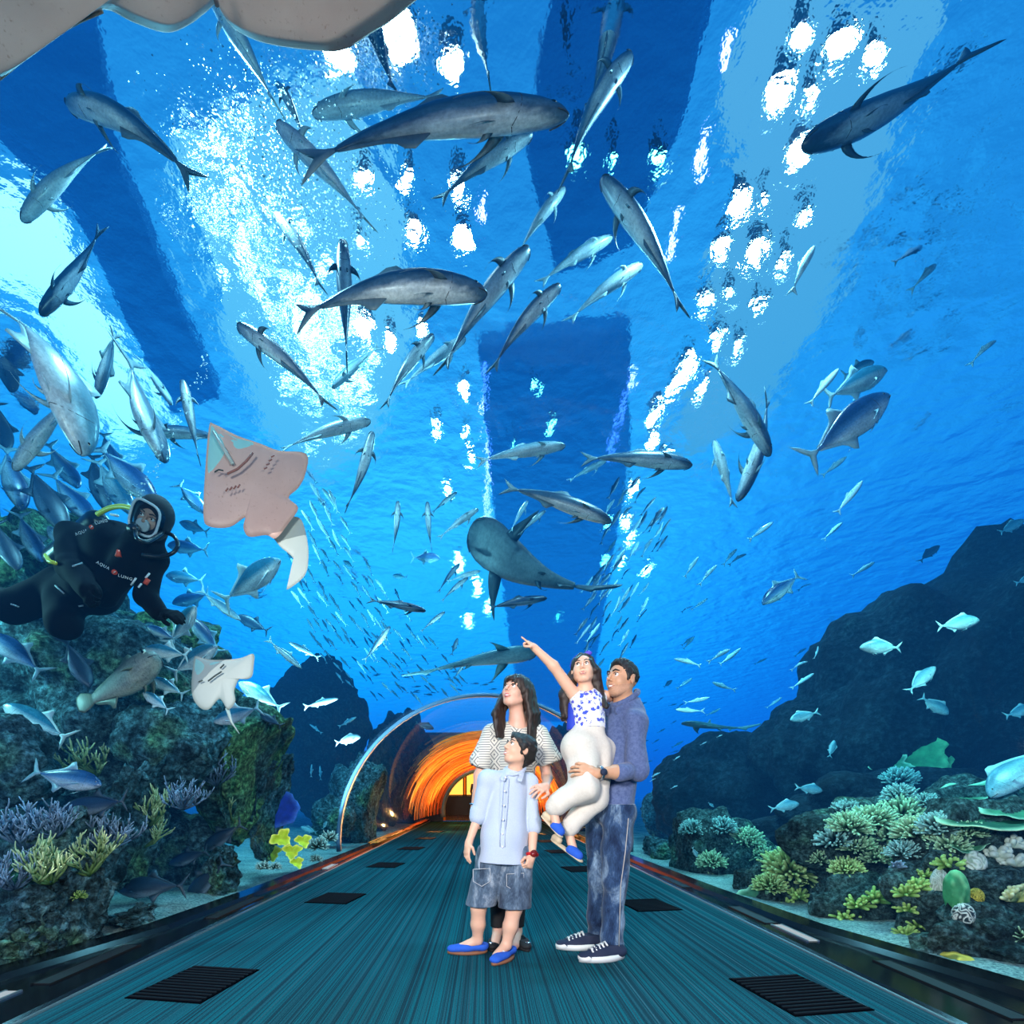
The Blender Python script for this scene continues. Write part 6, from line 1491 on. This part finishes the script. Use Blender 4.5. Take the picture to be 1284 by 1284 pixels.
# ---------------- WOMAN
def build_woman():
    hip=P(640,1012,3.36); root=thing('person','woman with long dark hair and patterned tunic standing behind the boy','person',(hip.x,hip.y,0)); O=root.location
    H=.226; hf=headframe(P(646,868,3.28),H,34,16,5)
    neck=P(649,905,3.33); chest=P(646,940,3.36); rsh=P(619,921,3.38); lsh=P(675,921,3.34); rel=P(601,972,3.36); rwr=P(595,1012,3.30); lel=P(686,975,3.32); lwr=P(685,986,3.10)
    ank=[(at_z(624,1178,3.30,.085),P(626,1105,3.32),P(628,1030,3.36)),(at_z(648,1180,3.30,.085),P(650,1105,3.32),P(654,1030,3.36))]
    b=Body(*bx([hl(hf,0,0,.6),rsh,lsh,rel,lel,lwr,rwr,ank[0][0],ank[1][0],P(664,990,3.0)],.12),.004)
    head(b,hf,1,0,.6); b.cap(hl(hf,0,.08,-.2),neck,.046,.048,.02); b.cap(neck,chest,.05,.09,.04); b.cap(chest,hip,.09,.11,.05); b.cap(neck+Vector((0,0,-.04)),rsh,.04,.045,.03); b.cap(neck+Vector((0,0,-.04)),lsh,.04,.045,.03)
    b.chain([rsh,rel,rwr],[.042,.035,.023]); b.chain([lsh,lel,lwr],[.042,.035,.023])
    hand(b,lwr,P(664,993,2.97)-lwr,(.1,-.75,.6),.9,(.35,.4,.4,.4),-1,.3); hand(b,rwr,(0,-.1,-1),(-.9,-.3,0),.9,(.3,.3,.3,.3),1)
    for a,k_,h_ in ank: b.chain([h_,k_,a],[.08,.05,.032]); b.cap(a,a+Vector((-.02,-.11,-.055)),.032,.030,.02)
    part(b,'body',root,m_skin_w); face_parts(root,hf,(-.12,.10),(.62,.10,.12),.75,True,1.5,.011)
    c,Hh,R=hf
    b=Body(*bx([hl(hf,0,0,.6),P(622,925,3.3),P(676,928,3.3)],.15),.0035)
    b.ell(hl(hf,0,.09,.14),(Hh*.385,Hh*.43,Hh*.41),R,.01); b.ell(hl(hf,0,-.13,.25),(Hh*.30,Hh*.275,Hh*.17),R,.03)
    for s in (-1,1):
        x=628 if s<0 else 668; 
        for j in range(4):
            xx=(j-1.5)*3; top=hl(hf,s*.33,.0+.09*j,.05); b.chain([top,P(x+xx-s*(-3 if s<0 else -1),895,3.25+.02*j),P(x+xx,923 if s<0 else 930,3.24+.02*j)],[Hh*.10,Hh*.095,Hh*.055],.02)
    b.chain([hl(hf,0,.36,.1),P(660,905,3.42),P(660,925,3.44)],[.09,.085,.05],.05)
    b.ell(hl(hf,-.02,-.42,-.16),(Hh*.285,Hh*.36,Hh*.36),R,.02*Hh,'cut'); b.wrinkle(.0035,170,9,(1,1,.12)); part(b,'hair',root,m_hair)
    b=Body(*bx([neck,rsh,lsh,rel,lel,P(640,1050,3.35)],.16),.005)
    b.cap(P(647,930,3.36),P(642,1045,3.36),.135,.16,.04,(Vector((0,1,0)),.75)); b.cap(rsh,lsh,.066,.062,.05); b.cap(rsh,P(605,955,3.36),.068,.088,.03); b.cap(lsh,P(688,952,3.33),.066,.085,.03)
    b.cap(neck+Vector((0,-.12,.06)),neck+Vector((0,-.10,-.10)),.05,.018,.01,op='cut'); b.plane(P(602,962,3.36),Vector((-.35,0,-1)),0,([O.x-.5,3,.9],[P(619,0,3.36).x,3.7,1.5])); b.plane(P(688,958,3.33),Vector((.35,0,-1)),0,([P(674,0,3.3).x,3,.9],[O.x+.5,3.7,1.5]))
    b.wrinkle(.005,38,11); b.plane(P(640,1052,3.36),(0,0,-1)); part(b,'tunic',root,m_tunic)
    b=Body(*bx([hip,ank[0][0],ank[1][0],ank[0][2],ank[1][2]],.13),.005)
    for a,k_,h_ in ank: b.chain([h_,k_,a+Vector((0,0,.02))],[.092,.062,.046],.03)
    b.plane((0,0,.115),(0,0,-1)); part(b,'leggings',root,m_black)
    for i,(a,k_,h_) in enumerate(ank):
        heel=Vector((a.x+.005,a.y+.055,.002)); toe=heel+Vector(((-.045,-.23,0) if i==0 else (.055,-.225,0))); q=shoe(root,heel,toe,.05,.082,m_black,m_black,'flat')
        MB().ball(toe-O+Vector((0,.04,.045)),(.022,.012,.008)).build('shoe_buckle',m_metal,root)
    w=rwr-O; MB().tube([w+Vector((math.cos(q)*.028,math.sin(q)*.028,.02)) for q in [2*PI*k/16 for k in range(17)]],.006,6,False).build('bracelet',m_metal,root)
# ---------------- BOY
def build_boy():
    hip=P(633,1068,3.06); root=thing('person','boy in a pale blue shirt and denim shorts, looking up to the left','person',(hip.x,hip.y,0)); O=root.location
    H=.205; hf=headframe(P(650,941,3.02),H,62,24,0)
    neck=P(645,970,3.05); chest=P(638,1000,3.07); rsh=P(611,977,3.04); lsh=P(663,981,3.10); rel=P(600,1022,3.05); rwr=P(588,1056,3.02); lel=P(669,1035,3.07); lwr=P(667,1073,3.0)
    rk=P(600,1138,3.10); ra=at_z(599,1186,3.13,.075); lk=P(645,1138,3.04); la=at_z(635,1190,3.03,.075)
    b=Body(*bx([hl(hf,0,0,.6),rsh,lsh,rwr,lwr,ra,la,P(584,1084,3),P(660,1095,2.95)],.10),.004)
    head(b,hf,.4,1,.7); b.cap(hl(hf,0,.06,-.22),neck,.042,.044,.02); b.cap(neck,chest,.042,.065,.03); b.cap(chest,hip,.07,.08,.04)
    b.chain([rsh,rel,rwr],[.034,.030,.021]); b.chain([lsh,lel,lwr],[.036,.031,.022])
    hand(b,rwr,P(583,1080,2.99)-rwr,(-.85,-.5,0),.78,(.25,.3,.35,.4),-1,.15,.003); hand(b,lwr,P(661,1092,2.96)-lwr,(.75,-.6,.1),.80,(1.2,1.25,1.3,1.3),1,.02,.003,.7)
    b.chain([P(616,1080,3.08),rk,(rk+ra)/2,ra],[.07,.046,.043,.028]); b.chain([P(650,1080,3.06),lk,(lk+la)/2,la],[.07,.047,.044,.028])
    b.cap(ra,ra+Vector((-.10,-.01,-.04)),.030,.026,.02); b.cap(la,la+Vector((-.06,-.07,-.04)),.030,.026,.02)
    part(b,'body',root,m_skin_c); face_parts(root,hf,(0,.1),(.60,.24,.22),.7,True,.5,.014)
    c,Hh,R=hf
    b=Body(*bx([hl(hf,0,0,.6),hl(hf,0,0,-.5)],.12),.003)
    b.ell(hl(hf,0,.11,.14),(Hh*.39,Hh*.43,Hh*.41),R,.01); b.cap(hl(hf,-.1,-.22,.40),hl(hf,.22,-.26,.22),Hh*.10,Hh*.07,.03); b.ell(hl(hf,0,-.42,-.12),(Hh*.34,Hh*.42,Hh*.40),R,.02*Hh,'cut')
    for s in (-1,1): b.cap(hl(hf,s*.33,-.06,.12),hl(hf,s*.33,-.05,-.08),Hh*.05,Hh*.03,.02); b.ell(hl(hf,s*.37,.05,-.06),(Hh*.07,Hh*.08,Hh*.11),R,.01,'cut')
    b.cap(hl(hf,0,.36,-.1),hl(hf,0,.30,-.32),Hh*.20,Hh*.10,.04)
    b.wrinkle(.004,190,14,(1,1,.6)); part(b,'hair',root,m_hairm)
    b=Body(*bx([neck,rsh,lsh,rel,lel,P(630,1085,3.05)],.14),.004)
    b.cap(P(638,995,3.07),P(632,1050,3.06),.115,.135,.04,(Vector((0,1,0)),.75)); b.cap(P(632,1050,3.06),P(630,1080,3.06),.135,.150,.03,(Vector((0,1,0)),.78)); b.cap(rsh,lsh,.055,.055,.04); b.cap(neck,chest,.055,.08,.04)
    b.cap(rsh,rel,.049,.044,.02); b.cap(lsh,lel,.049,.045,.02); b.cap(rel+Vector((0,0,.025)),rel+(rwr-rel)*.05,.049,.048,.003); b.cap(lel+Vector((0,0,.025)),lel+(lwr-lel)*.05,.049,.048,.003)
    b.wrinkle(.005,42,16)
    b.plane(P(630,1081,3.06),(-.05,0,-1),0,([P(603,0,3).x,2.7,.3],[P(661,0,3).x,3.4,.9])); part(b,'shirt',root,m_bshirt)
    b=Body(*bx([neck],.13),.0035)
    fb=Vector((-.35,-.94,0)); cr=[neck+Matrix.Rotation(math.radians(a_),3,'Z')@fb*.060+Vector((0,0,.022-.03*math.cos(math.radians(a_)))) for a_ in range(-165,166,15)]; b.chain(cr,[.011]*len(cr),.004)
    cy_=Vector((.1,-1,.5)).normalized(); b.cap(neck+Vector((-.045,-.03,.012)),neck+Vector((-.070,-.078,-.034)),.010,.017,.003,(cy_,.35)); b.cap(neck+Vector((.05,-.035,.008)),neck+Vector((.028,-.086,-.038)),.010,.017,.003,(cy_,.35)); part(b,'collar',root,m_bshirt)
    mb=MB(); 
    pl=[(634,975,.105),(633,992,.112),(632,1010,.118),(631,1028,.120),(630,1046,.122),(630,1062,.125)]
    for px,py,o_ in pl: q=P(px,py,3.065-o_); mb.ball(q-O,(.006,.003,.006),8,6)
    mb.build('buttons',m_btn,root)
    mb=MB()
    for dx in (-3.2,3.2): mb.tube([P(px+dx,py,3.065-o_+.001)-O for px,py,o_ in pl],.0022,5)
    mb.build('placket_seam',m_bshirt,root)
    b=Body(*bx([hip,P(590,1136,3.1),P(660,1138,3.05)],.14),.0045)
    b.cap(P(617,1072,3.08),P(652,1072,3.08),.095,.095,.05); b.chain([P(616,1085,3.08),P(603,1135,3.10)],[.095,.088],.03); b.chain([P(649,1085,3.07),P(645,1138,3.05)],[.095,.098],.015)
    b.wrinkle(.005,40,17); b.plane((0,0,P(0,1136,3.07).z),(0,0,-1)); b.plane(P(630,1060,3.06),(0,0,1)); part(b,'shorts',root,m_short)
    mb=MB()
    for (x,y,Y_) in ((604,1090,2.985),(646,1096,2.975)):
        q=P(x,y,Y_)-O; w_=.05; mb.tube([q+Vector((-w_,0,0)),q+Vector((w_,-.004,.006)),q+Vector((w_,-.0,-.07)),q+Vector((0,-.002,-.10)),q+Vector((-w_,.0,-.07)),q+Vector((-w_,0,0))],.0025,5)
    mb.build('pocket_seam',plain('grey_thread',(.45,.47,.5),.8),root)
    for (heel,toe) in ((Vector((ra.x+.055,ra.y+.0,.002)),Vector((ra.x-.185,ra.y-.02,.002))),(Vector((la.x+.035,la.y+.05,.002)),Vector((la.x-.085,la.y-.15,.002)))):
        shoe(root,heel,toe,.055,.088,m_shoeb,m_sole,'flat'); d=(toe-heel).normalized(); sd=Vector((-d.y,d.x,0)); p=heel+d*.125-O+Vector((0,0,.058)); MB().tube([p-sd*.03-Vector((0,0,.012)),p,p+sd*.03-Vector((0,0,.012))],.006,6).build('shoe_strap',m_rub,root)
    ax=(lwr-lel).normalized(); w=lwr-O-ax*.005; u=ax.orthogonal().normalized(); v=ax.cross(u)
    st=MB().tube([w+(u*math.cos(2*PI*k/20)+v*math.sin(2*PI*k/20))*.029 for k in range(21)],.009,6,False,1.4).build('watch',m_red,root)
    fd=Vector((.2,-1,.1)); fd=(fd-ax*fd.dot(ax)).normalized(); MB().tube([w+fd*.026,w+fd*.042],.021,16).build('watch_face',plain('dark_red_dial',(.18,.01,.01),.2),st)
build_man(); build_girl(); build_woman(); build_boy()
# ---------------- people far away in the lobby
for x,lab in ((-.35,'dark figure standing far away against the orange panels'),):
    t=thing('person',lab,'person',(x,22.2,0)); b=Body((x-.4,21.8,0),(x+.4,22.6,1.8),.02)
    b.cap((x,22.2,1.35),(x,22.2,.9),.17,.15,.05); b.ell((x,22.2,1.62),(.09,.10,.12),None,.03); b.cap((x,22.2,1.5),(x,22.2,1.6),.05,.05,.02)
    for s in (-1,1): b.chain([(x+s*.09,22.2,.9),(x+s*.11,22.2,.5),(x+s*.11,22.2,.08)],[.10,.07,.05],.03); b.chain([(x+s*.2,22.2,1.38),(x+s*.25,22.15,1.1),(x+s*.2,22.0,.9)],[.055,.045,.035],.02)
    link('body',b.mesh('body',t.location),m_black,t)
# ================================================================ DIVER
def build_diver():
    c=P(140,715,3.9); root=thing('person','scuba diver in a black suit and clear full mask hovering over the left reef','person',c); O=root.location
    m_suit=plain('black_neoprene',(.003,.004,.007),.9,var=.3,vscale=12,spec=.15); m_hood=plain('black_hood',(.004,.004,.006),.8)
    m_face=skinmat('skin_diver',(.55,.30,.22)); m_yel=plain('yellow_hose',(.75,.65,.05),.4); m_hose=plain('black_hose',(.01,.012,.015),.3); m_wt=plain('white_print',(.85,.85,.85),.6); m_rd=plain('red_tag',(.85,.08,.03),.5); m_grey=plain('grey_glove_print',(.35,.40,.45),.6)
    H=.30; hf=headframe(P(192,650,3.62),H,-6,-22,26)
    rsh=P(92,676,3.95); lsh=P(190,700,3.75); rel=P(90,712,3.72); rhd=P(113,742,3.5); lel=P(184,748,3.75); lhd=P(217,770,3.62)
    hipc=P(88,745,4.05); k1=P(14,762,3.9); f1=P(-25,735,4.2); k2=P(80,782,3.75); f2=P(78,760,4.25)
    b=Body(*bx([hl(hf,0,0,.6),rsh,lsh,k1,f1,k2,f2,lhd,rhd,hipc],.24),.009)
    b.cap(P(150,690,3.88),P(115,735,3.95),.20,.19,.08); b.cap(rsh,lsh,.12,.11,.10); b.cap(P(118,735,3.95),hipc,.19,.15,.08); b.cap(P(165,700,3.72),P(130,745,3.78),.10,.10,.06)
    b.chain([rsh,rel,rhd],[.115,.095,.068],.03); b.chain([lsh,lel,P(200,768,3.68)],[.10,.078,.06],.03); b.chain([hipc+Vector((-.05,0,.05)),k1,f1],[.16,.115,.075],.05); b.chain([hipc+Vector((.0,-.05,-.03)),k2,f2],[.155,.105,.075],.05)
    hand(b,P(205,768,3.66),lhd-P(205,768,3.66),(0,-.6,.8),1.25,(.3,.35,.4,.4),1,.1,.01); hand(b,P(112,738,3.52),(.3,-.5,-.8),(-.7,-.6,.3),1.25,(.9,.9,.9,.9),-1,.05,.01)
    b.cap(hl(hf,0,.1,-.2),P(168,690,3.8),.10,.12,.05); b.wrinkle(.006,26,3); part(b,'body',root,m_suit)
    cc,Hh,R=hf
    b=Body(*bx([hl(hf,0,0,.5),hl(hf,0,0,-.5)],.16),.006); b.ell(hl(hf,0,.08,.10),(Hh*.38,Hh*.44,Hh*.44),R,.01); b.ell(hl(hf,0,0,-.2),(Hh*.33,Hh*.36,Hh*.32),R,.05); b.ell(hl(hf,0,-.45,-.06),(Hh*.30,Hh*.26,Hh*.36),R,.01,'cut'); part(b,'hood',root,m_hood)
    b=Body(*bx([hl(hf,0,0,.5),hl(hf,0,0,-.5)],.16),.005); head(b,(hl(hf,0,.02,-.03),Hh*.9,R)); b.plane(hl(hf,0,.0,0),R@Vector((0,1,0))); part(b,'face',root,m_face)
    hf2=(hl(hf,0,.02,-.03),Hh*.9,R); face_parts(root,hf2,(-.2,.0),(.5,.25,.2),.1,False,0,.016)
    # full mask: rim, clear pane, breathing piece
    m_glass,nt=newmat('mask_glass'); g=nd(nt,'ShaderNodeBsdfGlossy'); g.inputs[1].default_value=.05; t=nd(nt,'ShaderNodeBsdfTransparent'); t.inputs[0].default_value=(.85,.93,.97,1); fr_=nd(nt,'ShaderNodeFresnel'); mx_=nd(nt,'ShaderNodeMixShader'); nt.links.new(fr_.outputs[0],mx_.inputs[0]); nt.links.new(t.outputs[0],mx_.inputs[1]); nt.links.new(g.outputs[0],mx_.inputs[2]); o_=nd(nt,'ShaderNodeOutputMaterial'); nt.links.new(mx_.outputs[0],o_.inputs[0])
    rim=[]; 
    for k in range(28):
        a=2*PI*k/28; x=math.copysign(abs(math.cos(a))**.6,math.cos(a))*.30; z=math.copysign(abs(math.sin(a))**.6,math.sin(a))*.36-.04; rim.append((x,-.37-.06*(1-(x/.3)**2),z))
    m_rim=plain('mask_rim_clear',(.55,.62,.66),.2)
    mask=MB().tube([hl(hf,*q)-O for q in rim]+[hl(hf,*rim[0])-O],.009,7,False).build('mask',m_rim,root)
    back=[hl(hf,q[0]*1.08,-.16,q[2]*1.08)-O for q in rim]; fr=[hl(hf,*q)-O for q in rim]; vs,fs=loft([back,fr],True); MB().add(vs,fs).build('mask_skirt',m_glass,mask)
    MB().add(fr+[hl(hf,0,-.45,-.04)-O],[(i,(i+1)%28,28) for i in range(28)]).build('mask_pane',m_glass,mask)
    b=Body(*bx([hl(hf,0,-.4,-.2)],.12),.005); b.ell(hl(hf,0,-.36,-.20),(Hh*.15,Hh*.12,Hh*.15),R,.01); b.plane(hl(hf,0,-.40,-.2),R@Vector((0,-1,0))); part(b,'nose_cup',root,m_rim)
    reg=hl(hf,-.05,-.50,-.33); MB().tube([reg-O,reg-O+R@Vector((0,-.045,-.01))],.035,14).build('regulator',m_hose,root)
    def hose(pts,r,m,nm):
        q=[]; n=len(pts)
        for i in range(n-1):
            p0=pts[max(i-1,0)];p1=pts[i];p2=pts[i+1];p3=pts[min(i+2,n-1)]
            for u in (0,.2,.4,.6,.8): q.append(.5*((2*p1)+(p2-p0)*u+(2*p0-5*p1+4*p2-p3)*u*u+(3*p1-p0-3*p2+p3)*u**3)-O)
        q.append(pts[-1]-O); MB().tube(q,r,8).build(nm,m,root)
    hose([P(170,639,3.85),P(155,635,3.9),P(138,637,3.95),P(122,645,4.0)],.018,m_yel,'yellow_hose')
    hose([P(201,667,3.7),P(216,671,3.62),P(223,682,3.6),P(217,693,3.58),P(200,698,3.58),P(178,696,3.55)],.014,m_hose,'black_hose')
    hose([reg,P(172,675,3.4),P(185,679,3.45),P(203,668,3.6)],.014,m_hose,'black_hose')
    # tank behind the back
    b=Body(*bx([P(115,655,4.15),P(75,705,4.25)],.16),.01); b.cap(P(122,655,4.12),P(70,700,4.3),.09,.09,.02); part(b,'air_tank',root,m_hose)
    # lettering and round marks on the suit
    def onsuit(px,py,Y): 
        return P(px,py,Y)
    bpy.context.view_layer.update()
    from mathutils.bvhtree import BVHTree
    bo=[o for o in root.children if o.name.startswith('body')][0]; bt=BVHTree.FromPolygons([v.co+O for v in bo.data.vertices],[tuple(p.vertices) for p in bo.data.polygons])
    def hit(px,py):
        d=(P(px,py,1.0)-Vector((0,0,CAMZ))).normalized(); h_=bt.ray_cast(Vector((0,0,CAMZ)),d)
        return (h_[0],h_[1]) if h_[0] is not None else (P(px,py,3.75),-d)
    def word(txt,px,py,ang,hpx,nm):
        p,n=hit(px,py); v=(Vector((0,0,CAMZ))-p).normalized(); n=(n+v*1.5).normalized()
        cu=bpy.data.curves.new(nm,'FONT'); cu.body=txt; cu.size=hpx/F*p.y*1.35; cu.extrude=.0015; cu.align_x='CENTER'; cu.align_y='CENTER'; cu.space_character=1.25
        o=bpy.data.objects.new(nm,cu); C.objects.link(o); dg=bpy.context.evaluated_depsgraph_get(); me=bpy.data.meshes.new_from_object(o.evaluated_get(dg)); bpy.data.objects.remove(o)
        X=Vector((1,0,0)); X=(X-n*X.dot(n)).normalized(); Y_=n.cross(X); q=Matrix((X,Y_,n)).transposed()@Matrix.Rotation(math.radians(ang),3,'Z')
        pp=p+v*.05-O; me.transform(Matrix.Translation(pp)@q.to_4x4()); link(nm,me,m_wt,root)
    word('AQUA',102,667.5,27,3.4,'lettering'); word('LUNG',127,654.5,27,3.4,'lettering')
    word('AQUA',129,709,-28,3.6,'lettering'); word('LUNG',157,724,-28,3.6,'lettering')
    for px,py,r in ((114.5,661,.014),(143.5,717.5,.018)):
        p,n=hit(px,py); v=(Vector((0,0,CAMZ))-p).normalized(); n=(n+v*1.5).normalized(); MB().tube([p-O+v*.04,p-O+v*.046],r,18).build('round_logo',m_rd,root)
        MB().tube([p-O+v*.05+Vector((r*.5,0,r*.4)),p-O+v*.052,p-O+v*.05+Vector((-r*.5,0,-r*.4))],.002,5).build('logo_mark',m_wt,root)
    p,n=hit(150,695); MB().tube([p-O+n*.01+Vector((0,0,-.02)),p-O+n*.014+Vector((.004,0,.025))],[.022,.010],8).build('whistle',m_rd,root)
    p,n=hit(184.5,730); MB().tube([p-O+n*.02+Vector((-.012,0,-.02)),p-O+n*.02+Vector((.012,0,.018))],.016,8).build('inflator_button',m_rd,root)
    for (x1,y1,x2,y2) in ((186,727,191,721),(177,739,181,734),(168,736,174,727)):
        p,_=hit(x1,y1); q,_=hit(x2,y2); MB().tube([p-O+Vector((0,-.03,0)),q-O+Vector((0,-.03,0))],.007,6).build('clip',m_wt,root)
    p,_=hit(60,701); q,_=hit(73,708); MB().tube([p-O+Vector((0,-.02,.02)),(p+q)/2-O+Vector((0,-.03,-.01)),q-O+Vector((0,-.02,.0))],[.012,.016,.012],8).build('yellow_buckle',m_yel,root)
    for (x1,y1,x2,y2) in ((93,711,105,707),(71,735,82,745),(15,758,26,762),(100,761,106,760)):
        p,_=hit(x1,y1); q,_=hit(x2,y2); MB().tube([p-O+Vector((0,-.012,0)),q-O+Vector((0,-.012,0))],.006,6).build('suit_print',m_grey,root)
    p,_=hit(140,646); q,_=hit(150,648); MB().tube([p-O+Vector((0,-.012,0)),q-O+Vector((0,-.012,0))],.009,6).build('shoulder_print',m_wt,root)
build_diver()
